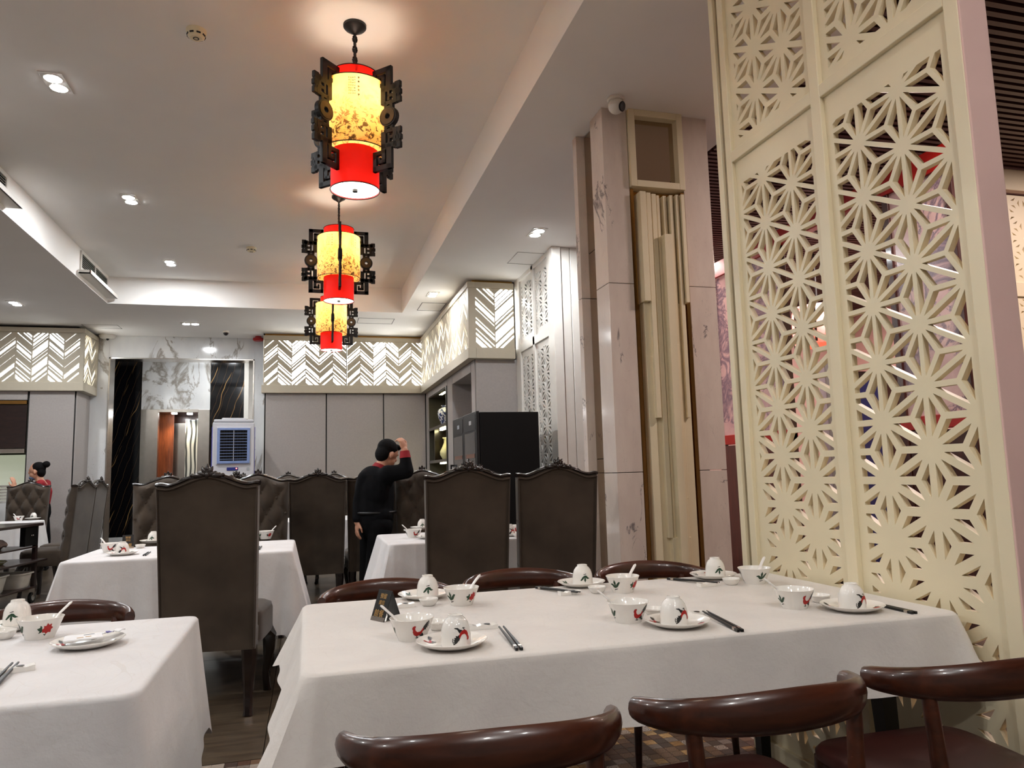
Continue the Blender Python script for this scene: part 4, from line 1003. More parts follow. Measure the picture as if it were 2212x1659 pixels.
def decal(art, fn, parent, size, name='painted_motif'):
    by = {}
    for m, poly in art:
        mb = by.setdefault(m, MB())
        tri = tessellate_polygon([[Vector((p[0], p[1], 0)) for p in poly]])
        for T in tri:
            a, b, c = [Vector(poly[i]) for i in T]; n = 4; idx = {}; o = len(mb.v); k = 0
            for i in range(n + 1):
                for j in range(n + 1 - i):
                    p = a + (b - a) * (i / n) + (c - a) * (j / n); idx[i, j] = k; k += 1; mb.v.append(fn(p.x * size, p.y * size))
            for i in range(n):
                for j in range(n - i):
                    mb.f.append((o + idx[i, j], o + idx[i + 1, j], o + idx[i, j + 1]))
                    if i + j < n - 1: mb.f.append((o + idx[i + 1, j], o + idx[i + 1, j + 1], o + idx[i, j + 1]))
    for m, mb in by.items(): mb.obj(name, m, parent, fix=False)
def rad(prof, z):
    for (r0, z0), (r1, z1) in zip(prof, prof[1:]):
        if z0 <= z <= z1: return r0 + (r1 - r0) * (z - z0) / max(1e-6, z1 - z0)
    return prof[-1][0]
def wrap(prof, ang, zc, flip=1, out=.0005):
    def fn(u, v):
        z = zc + v * flip; r = rad(prof, z) + out; a = ang + u * flip / r
        return (r * math.cos(a), r * math.sin(a), z)
    return fn
BOWL = [(.036, 0), (.038, .004), (.0455, .022), (.0525, .040), (.0585, .0545), (.0605, .058)]
def bowl():
    t = thing('rice_bowl', '', 'bowl')
    MB().lathe(BOWL + [(.0595, .0588), (.0565, .0545), (.050, .040), (.043, .022), (.034, .007), (.001, .006)], 48).obj('body', 'porcelain', t, smooth=50)
    # front (towards -y): rooster, then leaf and peony round the bowl
    decal(ROOSTER, wrap(BOWL, -PI / 2 + .36, .030), t, .025); decal(LEAF, wrap(BOWL, -PI / 2 - 1.55, .028), t, .019)
    decal(FLOWER, wrap(BOWL, PI / 2 - .9 - PI + PI * .0 + 2.6, .030), t, .017)
    decal(LEAF, wrap(BOWL, PI / 2 - .75, .028), t, .019)
    return t
def bowl_far():
    t = thing('rice_bowl', '', 'bowl')
    MB().lathe(BOWL + [(.0595, .0588), (.0565, .0545), (.050, .040), (.043, .022), (.034, .007), (.001, .006)], 48).obj('body', 'porcelain', t, smooth=50)
    decal(FLOWER, wrap(BOWL, -PI / 2 + .55, .032), t, .021); decal(LEAF, wrap(BOWL, -PI / 2 - 1.0, .031), t, .022); decal(ROOSTER, wrap(BOWL, PI / 2, .030), t, .025)
    return t
CUP = [(.0375, 0), (.039, .006), (.0385, .025), (.0365, .042), (.032, .056), (.025, .066), (.0195, .070), (.019, .076)]
def cup(art):
    def mk():
        t = thing('tea_cup', '', 'cup')
        MB().lathe(CUP + [(.0165, .0765), (.016, .0725), (.001, .072)], 48).obj('body', 'porcelain', t, smooth=50)
        decal(art, wrap(CUP, -PI / 2 + (.22 if art is ROOSTER else -.1), .030, -1), t, .023 if art is ROOSTER else .019); decal(FLOWER, wrap(CUP, PI / 2, .029, -1), t, .014)
        return t
    return mk
PLATE = [(.050, 0), (.054, .002), (.075, .009), (.088, .0165), (.0915, .0195)]
def plate_h(r): return .0045 if r < .052 else .0045 + (r - .052) / .037 * .0135
def plate(k):
    def mk():
        t = thing('side_plate', '', 'plate')
        MB().lathe(PLATE + [(.0905, .0203), (.087, .0185), (.072, .0115), (.054, .0048), (.001, .0045)], 64).obj('body', 'porcelain', t, smooth=50)
        def on(ang, rc):
            def fn(u, v): r = rc + v; a = ang - u / rc; return (r * math.cos(a), r * math.sin(a), plate_h(r) + .0012)
            return fn
        for art, ang in zip((ROOSTER, LEAF, FLOWER, LEAF) if k == 0 else (LEAF, FLOWER, ROOSTER, LEAF), (2.45, 3.9, 5.65, 1.0) if k == 0 else (3.6, 5.6, 1.3, 2.4)): decal(art, on(ang, .066), t, .017)
        return t
    return mk
def dish():
    t = thing('sauce_dish', '', 'dish')
    MB().lathe([(.018, 0), (.020, .001), (.028, .010), (.0315, .021), (.032, .024), (.031, .0247), (.0295, .022), (.026, .010), (.017, .003), (.001, .0028)], 36).obj('body', 'porcelain', t, smooth=50)
    MB().tube([(.0318 * math.cos(2 * PI * k / 36), .0318 * math.sin(2 * PI * k / 36), .0215) for k in range(36)], .0012, 6, True).obj('rim', 'porcelain', t, smooth=True)
    return t
def spoon():
    """lies in the bowl: origin at the bowl's base centre, handle towards +x"""
    t = thing('soup_spoon', '', 'spoon')
    P = [(-.022, 0, .014), (-.005, 0, .012), (.012, 0, .018), (.03, 0, .034), (.052, 0, .0605), (.07, 0, .076), (.082, 0, .086), (.087, 0, .089)]
    S = [(.007, .002), (.015, .003), (.014, .003), (.008, .0028), (.006, .003), (.0065, .003), (.0065, .003), (.003, .002)]
    MB().sweep(P, S).obj('handle', 'spoon_white', t, smooth=60)
    MB().ball((-.008, 0, .016), (.022, .015, .006), 16, 8).obj('spoon_bowl', 'spoon_white', t, smooth=True)
    return t
def stick():
    """chopstick along +x, butt end at the origin"""
    t = thing('chopstick', '', 'chopstick'); sq = lambda r: [(r, r), (-r, r), (-r, -r), (r, -r)]
    MB().sweep([(0, 0, .0042), (.018, 0, .0042)], [sq(.0036), sq(.0038)]).obj('butt', 'black_plastic', t, bevel=.0006)
    MB().sweep([(.018, 0, .0042), (.032, 0, .0042)], [sq(.0039), sq(.0039)]).obj('silver_band', 'steel', t)
    MB().sweep([(.032, 0, .0042), (.24, 0, .0036)], [sq(.0038), sq(.0020)]).obj('shaft', 'black_plastic', t, bevel=.0005)
    return t
def rest():
    t = thing('chopstick_rest', '', 'chopstick rest')
    m = MB(); n = 14; prof = []
    for k in range(n + 1): u = k / n; prof.append((-.042 + .084 * u, .0135 - .0045 * math.exp(-((u - .28) / .11) ** 2) - .003 * math.exp(-((u - .75) / .16) ** 2)))
    m.prism([(-.042, 0), (.042, 0)] + prof[::-1], [], lambda u, v, q: (u, q, v), -.014, .014); m.obj('block', 'porcelain', t, bevel=.001)
    MB().lathe([(.009, 0), (.009, .0004)], 16, (.012, 0, .0128)).obj('painted_motif', 'black_print', t)
    return t
def tent(tz):
    def mk():
        t = thing('tent_card', '', 'sign')
        w, h, d = .034, .088, .034
        for s in (-1, 1): MB().add([(-w, s * d, 0), (w, s * d, 0), (w, s * .001, h), (-w, s * .001, h), (-w, s * (d - .003), 0), (w, s * (d - .003), 0), (w, -s * .001, h - .003), (-w, -s * .001, h - .003)], [(0, 1, 2, 3), (7, 6, 5, 4), (0, 4, 5, 1), (1, 5, 6, 2), (2, 6, 7, 3), (3, 7, 4, 0)]).obj('leaf', 'black_plastic', t)
        MB().box(-w + .001, w - .001, -d + .004, d - .004, 0, .002).obj('base', 'steel', t)
        f = math.atan2(h, d)
        def tx(body, x, q, size, mat='gold_print'):
            c = bpy.data.curves.new('lettering', 'FONT'); c.body = body; c.size = size; c.align_x = 'CENTER'; c.extrude = .0002; c.materials.append(M[mat])
            tmp = bpy.data.objects.new('lettering', c); COL.objects.link(tmp)
            me = bpy.data.meshes.new_from_object(tmp.evaluated_get(bpy.context.evaluated_depsgraph_get())); bpy.data.objects.remove(tmp); me.name = 'lettering'
            o = link('lettering', me, t); o.rotation_euler = (f, 0, 0)
            o.location = (x, -d * (1 - q) - .0012, h * q); return o
        tx('\u9810\u7559', 0, .74, .017); tx('\u5e2d\u4f4d', 0, .54, .015); tx('\u9928\u9910', .0, .16, .024)
        MB().add([(-w, -d - .0008, 0), (w, -d - .0008, 0), (w, -d * .86 - .0008, h * .14), (-w, -d * .86 - .0008, h * .14)], [(0, 1, 2, 3)]).obj('silver_strip', 'steel', t, fix=False)
        return t
    return mk
def on_t(u, v, dz=0.0): p = at(u, v, z=TZ); return (p.x, p.y, TZ + dz)
def setting(near, where, bowl_px, plate_px, cup_px, dish_px, rest_px, ch, spoon_a, rest_a, brot=0.0, prot=0.0, crot=0.0, parts='bpcdrsh', zdish=0.0):
    if 'b' in parts: inst('bowlN' if near else 'bowlF', bowl if near else bowl_far, '%s bowl %s' % ('rooster-painted' if near else 'flower-painted' if brot < .5 else 'leaf-painted', where), 'bowl', on_t(*bowl_px), brot)
    if 's' in parts: inst('spoon', spoon, 'white soup spoon in the bowl %s' % where, 'spoon', on_t(*bowl_px, .0), spoon_a)
    if 'p' in parts: inst('plateN' if near else 'plateF', plate(0 if near else 1), 'white plate under an upturned cup %s' % where, 'plate', on_t(*plate_px), prot)
    if 'c' in parts:
        p = on_t(*cup_px, .005); inst('cupN' if near else 'cupF', cup(ROOSTER if near else LEAF), 'upturned %s cup %s' % ('rooster-painted' if near else 'leaf-painted', where), 'cup', p, crot)
    if 'd' in parts: inst('dish', dish, 'small white sauce dish %s' % where, 'dish', on_t(*dish_px))
    if 'r' in parts: inst('rest', rest, 'white chopstick rest %s' % where, 'chopstick rest', on_t(*rest_px), rest_a)
    if 'h' in parts and ch:
        a = Vector(on_t(*ch[0])); b = Vector(on_t(*ch[1])); d = b - a; rz = math.atan2(d.y, d.x); n = Vector((-d.y, d.x, 0)).normalized() * .0062
        for s in (-1, 1):
            o = inst('stick', stick, 'black chopstick with silver band %s' % where, 'chopstick', a + n * s, rz, 'chopstick pair %s' % where); o.rotation_euler = (0, -.038 if 'r' in parts else 0, rz)
setting(True, 'beside the tent card, rooster side', (890, 1381), (976, 1397), (985, 1397), (947, 1360), (1043, 1358), ((1122, 1406), (1070, 1349)), 2.75, -.1)
setting(True, 'midway along the long table, rooster side', (1358, 1343), (1463, 1352), (1457, 1352), (1415, 1331), (1497, 1331), ((1600, 1366), (1494, 1316)), 2.75, -.15)
setting(True, 'next to the lattice screen, rooster side', (1717, 1313), (1842, 1318), (1842, 1319), (1772, 1301), (1880, 1302), ((1976, 1327), (1868, 1301)), 2.75, -.1, parts='bpcdsh')
setting(False, 'behind the tent card', (997, 1306), (915, 1292), (924, 1292), (926, 1308), (868, 1312), ((870, 1290), (850, 1308)), .5, .05, parts='bpcdrs')
setting(False, 'midway along the long table, leaf side', (1346, 1279), (1256, 1266), (1259, 1266), (1290, 1281), (1231, 1284), ((1160, 1271), (1228, 1283)), .55, .12)
setting(False, 'in the far corner by the lattice screen', (1631, 1260), (1541, 1249), (1546, 1249), (1580, 1263), (1530, 1266), ((1444, 1252), (1540, 1264)), .5, .12, brot=.95)
tc = inst('tent', tent(0), 'black folded tent card on the long table', 'sign', on_t(834, 1338), -1.05)
# left near table
setting(False, 'on the table with the napkin packet', (86, 1378), (38, 1358), (36, 1352), (8, 1380), (30, 1452), ((-30, 1500), (36, 1440)), .75, .35)
t = inst('plateN', plate(0), 'white plate carrying a napkin packet', 'plate', on_t(190, 1396), .6)
t = thing('napkin_packet', 'white napkin packet lying on a plate', 'napkin', on_t(178, 1394, .020), .35)
MB().prism([(-.05, -.035), (.045, -.04), (.05, .03), (-.04, .038)], [], lambda u, v, q: (u, v, q), 0, .004).obj('sheet', 'napkin', t, bevel=.001)
for x, y, w in ((-.008, -.018, .008), (.012, -.014, .007)): MB().box(x - w, x + w, y - .004, y + .004, .0042, .0046).obj('print_mark', 'gold_print', t)
MB().box(.004, .03, .014, .018, .0042, .0046).obj('print_mark', 'black_print', t)
t = thing('wet_wipe', 'purple-printed wet wipe sachet on the napkin plate', 'sachet', on_t(245, 1385, .021), .2)
m = MB(); 
for i in range(9):
    for j in range(5): m.v.append((-.028 + .007 * i, -.015 + .0075 * j, .003 + .003 * math.sin(i * 1.9 + j) + .0008 * i))
for i in range(8):
    for j in range(4): a = i * 5 + j; m.f.append((a, a + 1, a + 6, a + 5))
o = m.obj('wrapper', 'napkin', t, smooth=60, fix=False); o.modifiers.new('solid', 'SOLIDIFY').thickness = .002
MB().box(-.02, .0, -.012, .004, .006, .0085).obj('printed_end', 'purple_print', t)
# far tables: smaller sets
W2 = 'behind the single tall chair'
setting(True, W2 + ', tent card side', (238, 1193), (264, 1199), (264, 1199), (303, 1184), (322, 1186), ((312, 1201), (330, 1188)), 2.5, .6, parts='bpcdsh')
setting(False, W2 + ', tufted chair side', (366, 1174), (331, 1172), (331, 1172), (303, 1180), (0, 0), None, .6, 0, parts='bpcs')
setting(False, W2 + ', right end', (574, 1164), (520, 1170), (516, 1168), (0, 0), (562, 1180), ((558, 1188), (566, 1177)), .6, .6, parts='bsh')
inst('tent', tent(0), 'small black tent card on the table behind the single tall chair', 'sign', on_t(276, 1184), .25)
W3 = "on the man's table"
setting(True, W3 + ', beside the chair back', (893, 1161), (928, 1163), (930, 1161), (0, 0), (884, 1146), ((905, 1150), (916, 1140)), 2.6, .3, parts='bpcsr')
setting(False, W3 + ', tufted chair side', (905, 1146), (910, 1143), (912, 1143), (0, 0), (0, 0), None, .6, 0, parts='pc')
setting(True, W3 + ', between the two tall backs', (1110, 1152), (1104, 1158), (1101, 1158), (1118, 1160), (0, 0), None, 2.6, 0, parts='bpcd')
WF = 'on the table near the woman'
setting(True, WF + ', trolley side', (40, 1125), (30, 1128), (36, 1120), (0, 0), (0, 0), None, 2.6, 0, parts='bcs')
setting(False, WF + ', wall side', (60, 1122), (71, 1122), (72, 1121), (0, 0), (0, 0), None, 2.6, 0, parts='pc')
# ================================================================== APPLIANCES, TROLLEY, DISPLAY PIECES
p = at(500, 1000, y=11.8)
t = thing('air_cooler', 'white and blue evaporative air cooler standing before the elevator lobby', 'air cooler', (p.x, 12.0, 0), 0.12)
MB().box(-.295, .295, -.22, .24, .06, 2.06).obj('body', 'plastic_white', t, bevel=.02)
MB().box(-.28, .28, -.225, .2, 2.06, 2.10).box(-.17, .17, -.2, .15, 2.10, 2.125).obj('lid', 'plastic_white', t, bevel=.012)
for s in (-1, 1): MB().box(s * .297 - .008, s * .297 + .008, -.19, .22, .12, 1.99).obj('side_grille', 'cooler_side', t, bevel=.004)
for s in (-1, 1):
    for k in range(10): MB().box(s * .303 - .006, s * .303 + .006, -.17, .2, .2 + .18 * k, .21 + .18 * k).obj('side_rib', 'black_plastic', t)
for z0 in (1.44, .62):
    z1 = z0 + .53
    MB().box(-.245, .245, -.235, -.215, z0 - .02, z1 + .02).obj('grille_surround', 'plastic_white', t, bevel=.012)
    m = MB(); m.prism([(-.23, z0), (.23, z0), (.23, z1), (-.23, z1)], [[(-.19, z0 + .04), (.19, z0 + .04), (.19, z1 - .035), (-.19, z1 - .035)]], lambda u, v, q: (u, q, v), -.262, -.23); m.obj('grille_frame', 'cooler_blue', t, bevel=.006)
    MB().box(-.19, .19, -.238, -.234, z0 + .04, z1 - .035).obj('grille_back', 'slat_back', t)
    for k in range(10): MB().bar((-.19, -.255, z0 + .065 + .043 * k), (.19, -.255, z0 + .065 + .043 * k), .012, .006).obj('louvre', 'cooler_blue', t)
    for k in range(10): MB().box(-.172 + .038 * k - .002, -.172 + .038 * k + .002, -.249, -.245, z0 + .04, z1 - .035).obj('grille_wire', 'black_plastic', t)
    MB().box(-.004, .004, -.256, -.25, z0 + .04, z1 - .035).obj('grille_bar', 'plastic_white', t)
MB().box(-.09, .07, -.232, -.219, 1.335, 1.385).obj('control_panel', 'blue_panel', t, bevel=.01)
MB().lathe([(.008, 0), (.008, .004)], 10).obj('indicator', 'red_led', t, loc=(.045, -.232, 1.367), rot=(PI / 2, 0, 0))
MB().lathe([(.022, 0), (.022, .008)], 20).obj('knob', 'grey_panel', t, loc=(.21, -.222, 1.36), rot=(PI / 2, 0, 0))
for x in (-.24, .24):
    for y in (-.18, .19): MB().lathe([(.03, -.02), (.03, .02)], 16).obj('castor', 'black_plastic', t, loc=(x, y, .03), rot=(0, PI / 2, 0))
def fridge():
    t = thing('wine_cooler', '', 'wine cooler')      # door faces -x; origin floor, near door corner
    MB().box(.03, .63, 0, .60, .03, 1.79).obj('cabinet', 'fridge_black', t, bevel=.004)
    MB().box(-.005, .025, .0, .60, .08, 1.80).obj('door_frame', 'black_plastic', t, bevel=.003)
    MB().box(-.008, -.004, .06, .54, .16, 1.60).obj('door_glass', 'fridge_glass', t)
    MB().box(-.008, -.004, .04, .56, 1.62, 1.77).obj('control_strip', 'black_plastic', t)
    MB().box(-.0095, -.008, .22, .32, 1.68, 1.72).obj('display', 'grey_panel', t)
    for z in (.45, .75, 1.05, 1.35): MB().box(-.011, -.008, .08, .48, z, z + .04).obj('shelf_front', 'door_wood', t)
    MB().box(-.045, -.03, .555, .575, .6, 1.3).box(-.045, -.0, .555, .575, .6, .62).box(-.045, 0, .555, .575, 1.28, 1.3).obj('handle', 'black_plastic', t)
    for x in (.08, .58):
        for y in (.06, .54): MB().lathe([(.02, 0), (.02, .03)], 10, (x, y, 0)).obj('foot', 'black_plastic', t)
    return t
inst('fridge', fridge, 'tall black wine cooler, its plain side facing the dining tables', 'wine cooler', (1.59, 6.98, 0))
inst('fridge', fridge, 'tall black wine cooler just behind another wine cooler', 'wine cooler', (1.60, 7.63, 0))
# display pieces in the niche
def vase(name, label, prof, mat, x, y, z):
    t = thing(name, label, 'vase', (x, y, z)); MB().lathe(prof, 32).obj('body', mat, t, smooth=50)
    MB().tube([(prof[-1][0] * math.cos(2 * PI * k / 24), prof[-1][0] * math.sin(2 * PI * k / 24), prof[-1][1]) for k in range(24)], .006, 6, True).obj('lip', mat, t, smooth=True); return t
vase('ginger_jar', 'blue and white porcelain jar on the upper niche shelf', [(.07, 0), (.075, .02), (.12, .13), (.135, .2), (.12, .26), (.06, .295), (.055, .31), (.07, .32)], 'blue_white_glaze', 2.15, 11.65, 1.965)
vase('pear_vase', 'cream pear-shaped vase on the middle niche shelf', [(.05, 0), (.06, .01), (.1, .08), (.1, .13), (.06, .21), (.035, .27), (.035, .32), (.055, .345)], 'cream_glaze', 2.14, 11.62, 1.425)
t = thing('model_ship', 'dark ornament on a white box on the lower niche shelf', 'ornament', (2.15, 11.6, .895))
MB().box(-.07, .07, -.1, .1, 0, .10).obj('plinth', 'plastic_white', t, bevel=.004)
MB().sweep([(0, -.09, .13), (0, -.04, .11), (0, .04, .11), (0, .09, .14)], [(.008, .008), (.02, .014), (.02, .014), (.008, .01)]).obj('hull', 'dark_wood', t, smooth=50)
for y, h in ((-.03, .16), (.03, .2)): MB().tube([(0, y, .11), (0, y, .11 + h)], .005).bar((0, y - .03, .11 + h * .7), (0, y + .03, .11 + h * .7), .006, .03).obj('mast', 'dark_wood', t)
# trolley at the left edge
t = thing('food_trolley', 'dark wooden service trolley with a drawer and castors', 'trolley', (-3.02, 8.45, 0), -.16)
MB().box(-.42, .30, -.48, .48, .78, .81).obj('top', 'trolley_wood', t, bevel=.006)
MB().box(-.40, .26, -.46, .46, .56, .575).obj('drawer_shelf', 'trolley_wood', t)
MB().box(-.40, .34, -.46, .50, .42, .44).obj('middle_shelf', 'trolley_wood', t, bevel=.004)
MB().box(-.40, .27, -.46, .46, .15, .17).obj('bottom_shelf', 'trolley_wood', t, bevel=.004)
for x in (-.38, .24):
    for y in (-.44, .44): MB().box(x - .02, x + .02, y - .02, y + .02, .1, .78).obj('leg', 'trolley_wood', t, bevel=.003)
MB().box(-.40, .25, -.475, -.445, .42, .78).obj('side_panel', 'trolley_wood', t)
d = MB().box(.21, .265, .20, .44, .585, .775).obj('drawer', 'fridge_black', t, bevel=.004)
for y in (.30, .33): MB().ball((.272, y, .69), .008).obj('knob', 'steel', d, smooth=True)
for x in (-.36, .24):
    for y in (-.44, .42):
        w = MB().lathe([(.045, -.014), (.055, -.012), (.055, .012), (.045, .014)], 24).obj('castor', 'black_plastic', t, loc=(x, y, .055), rot=(0, PI / 2, 0))
        MB().lathe([(.03, -.016), (.03, .016)], 16).obj('hub', 'grey_tile', w); MB().box(x - .022, x + .022, y - .012, y + .012, .06, .15).obj('fork', 'steel', t)
TR = Matrix.Translation((-3.02, 8.45, 0)) @ Matrix.Rotation(-.16, 4, 'Z')
def tub(label, x, y, z, w, l, h, mat='tub_grey'):
    q = TR @ Vector((x, y, z)); t = thing('plastic_tub', label, 'tub', q, -.16); m = MB(); N = 32
    def ring(f, zz, g=0.0):
        for k in range(N):
            a = 2 * PI * k / N; c, s = math.cos(a), math.sin(a); m.v.append(((w * f + g) * math.copysign(abs(c) ** .4, c), (l * f + g) * math.copysign(abs(s) ** .4, s), zz))
    for f, zz, g in ((.82, 0, 0), (.86, .01, 0), (.98, h - .012, 0), (1.0, h - .012, .012), (1.0, h, .012), (.97, h, 0), (.84, .012, 0), (.5, .01, 0)): ring(f, zz, g)
    for j in range(7):
        for k in range(N): k2 = (k + 1) % N; m.f.append((j * N + k, j * N + k2, (j + 1) * N + k2, (j + 1) * N + k))
    m.f.append(tuple(reversed(range(N)))); m.f.append(tuple(7 * N + k for k in range(N)))
    m.obj('shell', mat, t, smooth=40)
    for s in (-1, 1): MB().bar((-.05, s * (l + .02), h - .02), (.05, s * (l + .02), h - .02), .02, .014).obj('grip', mat, t, bevel=.003)
tub('white plastic tub on the lower trolley shelf', .02, -.18, .17, .21, .24, .17)
tub('grey plastic tub behind the white tub on the lower trolley shelf', .06, .30, .17, .2, .13, .15)
tub('white plastic caddy on top of the trolley', -.2, -.22, .81, .13, .2, .13, 'plastic_white')
q = TR @ Vector((.02, .02, .575)); t = thing('cleaning_rag', 'crumpled cloth in the open trolley compartment', 'cloth', q, .3); m = MB(); rr = random.Random(9)
m.ball((0, 0, .05), (.15, .16, .05), 20, 10); m.v = [(x + rr.uniform(-.012, .012), y + rr.uniform(-.012, .012), max(0, z + rr.uniform(-.014, .014))) for x, y, z in m.v]; m.obj('folds', 'rag', t, smooth=80)
q = TR @ Vector((.05, -.1, .44)); t = thing('wooden_tray', 'shallow tray on the middle trolley shelf', 'tray', q, -.16); MB().lathe([(.15, 0), (.19, .03), (.185, .032), (.15, .008), (.001, .007)], 32).obj('dish', 'cream_glaze', t, smooth=40); MB().tube([(.188 * math.cos(2 * PI * k / 32), .188 * math.sin(2 * PI * k / 32), .031) for k in range(32)], .004, 6, True).obj('rim', 'trolley_wood', t)
# white stack on the pass counter behind the far table
t = thing('dish_stack', 'stack of white dishes on the pass counter by the woman', 'dishes', (-4.33, 12.75, .95))
for k in range(6): MB().lathe([(.07, 0), (.11, .035), (.105, .037), (.06, .012)], 24, (.008 * (k % 2), 0, .045 * k)).obj('dish', 'porcelain', t, smooth=40)
# ================================================================== PEOPLE
def skinned(mb, name, mat, parent, voxel=.008, smooth=8):
    o = mb.obj(name, mat, parent, fix=False)
    r = o.modifiers.new('remesh', 'REMESH'); r.mode = 'VOXEL'; r.voxel_size = voxel; r.use_smooth_shade = True
    s = o.modifiers.new('smooth', 'SMOOTH'); s.iterations = smooth; s.factor = .5
    return o
def chain(m, pts, rs):
    for i in range(len(pts) - 1): m.capsule(pts[i], pts[i + 1], rs[i], rs[i + 1])
def frame(origin, fwd, up):
    f = Vector(fwd).normalized(); u = Vector(up); u = (u - f * u.dot(f)).normalized(); r = f.cross(u)
    return lambda a, b, c: Vector(origin) + r * a + f * b + u * c      # right, forward, up
def ellip(m, F, c, r, n=16, k=10):
    o = len(m.v); m.ball((0, 0, 0), r, n, k)
    for i in range(o, len(m.v)): x, y, z = m.v[i]; m.v[i] = tuple(F(c[0] + x, c[1] + y, c[2] + z))
def head_parts(body, F):
    """head ~ .23 m tall: F(right, forward, up) from the skull centre"""
    ellip(body, F, (0, 0, .02), (.077, .095, .098)); ellip(body, F, (0, .035, -.055), (.058, .062, .065)); ellip(body, F, (0, .062, -.085), (.03, .03, .025))
    ellip(body, F, (0, .098, -.02), (.013, .02, .024)); ellip(body, F, (0, .092, .005), (.008, .012, .03)); ellip(body, F, (0, .086, -.065), (.024, .014, .010))
    for s in (-1, 1): ellip(body, F, (s * .079, -.005, -.018), (.011, .02, .033)); ellip(body, F, (s * .03, .085, .022), (.02, .012, .008))
def hand(body, F, curl=.5, s=1.0, thumb=1):
    """F(right, forward(out along the hand), up=back of the hand) at the wrist"""
    ellip(body, F, (0, .045 * s, 0), (.036 * s, .05 * s, .015 * s))
    for k, (x, L) in enumerate(((-.026, .062), (-.009, .072), (.009, .068), (.025, .054))):
        p = F(x * s, .085 * s, 0); q = F(x * s, (.085 + L * .5 * math.cos(curl)) * s, -L * .5 * math.sin(curl) * s); c2 = curl * 2.1
        e = q + (F(0, math.cos(c2), -math.sin(c2)) - F(0, 0, 0)) * L * .5 * s
        body.capsule(p, q, .0095 * s, .009 * s, 8); body.capsule(q, e, .009 * s, .0075 * s, 8)
    a = F(-thumb * .03 * s, .02 * s, -.004); b = F(-thumb * .055 * s, .055 * s, -.016 * s); c = F(-thumb * .048 * s, .085 * s, -.028 * s)
    body.capsule(a, b, .013 * s, .011 * s, 8); body.capsule(b, c, .011 * s, .009 * s, 8)
# ---- man in black, stooping, right arm raised
YM_ = 6.62
def J(u, v, dy=0.0): return at(u, v, y=YM_ + dy)
pel = J(812, 1128, .02); feetz = 0.0
t = thing('person', 'man in black jumper with red collar, one arm raised to his head', 'person', (pel.x, pel.y, 0))
O = Vector((pel.x, pel.y, 0))
def L(p): return Vector(p) - O
chest = J(812, 1052, .03); neck = J(822, 1012, .05); head = J(837, 980, .06)
lsh = J(790, 1034, -.02) ; rsh = J(838, 1024, -.12)
lel = J(776, 1085, .02); lwr = J(772, 1128, -.02)
rel = J(878, 1018, -.16); rwr = J(874, 972, -.14)
lhip = J(802, 1138, .10); rhip = J(822, 1138, -.06)
lkn = Vector((lhip.x - .02, lhip.y + .06, .46)); rkn = Vector((rhip.x - .05, rhip.y + .02, .46))
lan = Vector((lkn.x - .03, lkn.y - .02, .08)); ran = Vector((rkn.x - .06, rkn.y - .06, .08))
fw = (head - neck); 
HF = frame(L(head), (.80, .45, -.38), (0.25, .1, 1)); 
body = MB(); head_parts(body, HF); chain(body, [L(neck), L(head) - Vector((.02, 0, .05))], [.058, .055])
chain(body, [L(pel), L(chest), L(neck)], [.13, .14, .07]); chain(body, [L(lsh), L(lel), L(lwr)], [.05, .042, .030]); chain(body, [L(rsh), L(rel), L(rwr)], [.05, .042, .030])
chain(body, [L(lhip), L(lkn), L(lan)], [.08, .055, .04]); chain(body, [L(rhip), L(rkn), L(ran)], [.08, .055, .04]); chain(body, [L(chest), L(lsh)], [.09, .055]); chain(body, [L(chest), L(rsh)], [.09, .055])
hand(body, frame(L(rwr), (-.3, -.1, .95), (0.5, -.8, .1)), .9, 1.0, -1)
hand(body, frame(L(lwr), (-.05, -.05, -1), (-.9, -.3, 0)), .35, 1.0, 1)
skinned(body, 'body', 'skin', t, .0065, 4)
sw = MB(); chain(sw, [L(pel) + Vector((0, 0, .04)), L(chest), L(neck) - Vector((0.0, .0, .05))], [.155, .165, .085]); chain(sw, [L(chest), L(lsh)], [.12, .075]); chain(sw, [L(chest), L(rsh)], [.12, .08])
chain(sw, [L(lsh), L(lel), L(lwr) + Vector((0, 0, .03))], [.072, .058, .045]); chain(sw, [L(rsh), L(rel)], [.075, .066]); chain(sw, [L(rel), L(rel) + (L(rwr) - L(rel)) * .66], [.064, .048])
ellip(sw, frame(L(chest), (.8, .5, 0), (0, 0, 1)), (0, -.04, -.02), (.19, .13, .21)); ellip(sw, frame(L(pel), (.8, .5, 0), (0, 0, 1)), (0, 0, .06), (.18, .14, .12))
skinned(sw, 'jumper', 'black_knit', t, .009, 10)
cu = MB(); a = L(rel) + (L(rwr) - L(rel)) * .62; b = L(rel) + (L(rwr) - L(rel)) * .95; cu.tube([a, b], [.050, .041], 20); cu.obj('cuff', 'red_cloth', t, smooth=60)
co = MB(); up = (L(head) - L(neck)).normalized(); co.tube([L(neck) - up * .02, L(neck) + up * .03], [.082, .068], 24); co.obj('collar', 'red_cloth', t, smooth=60)
tr = MB(); chain(tr, [L(pel) + Vector((0, 0, .05)), L(pel)], [.14, .155]); chain(tr, [L(lhip), L(lkn), L(lan)], [.105, .078, .062]); chain(tr, [L(rhip), L(rkn), L(ran)], [.105, .078, .062]); chain(tr, [L(lhip), L(rhip)], [.11, .11])
skinned(tr, 'trousers', 'black_trouser', t, .009, 8)
be = MB(); pc = L(pel) + Vector((0, 0, .085)); be.tube([(pc.x + .172 * math.cos(2 * PI * k / 28), pc.y + .15 * math.sin(2 * PI * k / 28), pc.z) for k in range(28)], .014, 8, True); be.obj('belt', 'black_plastic', t, smooth=60)
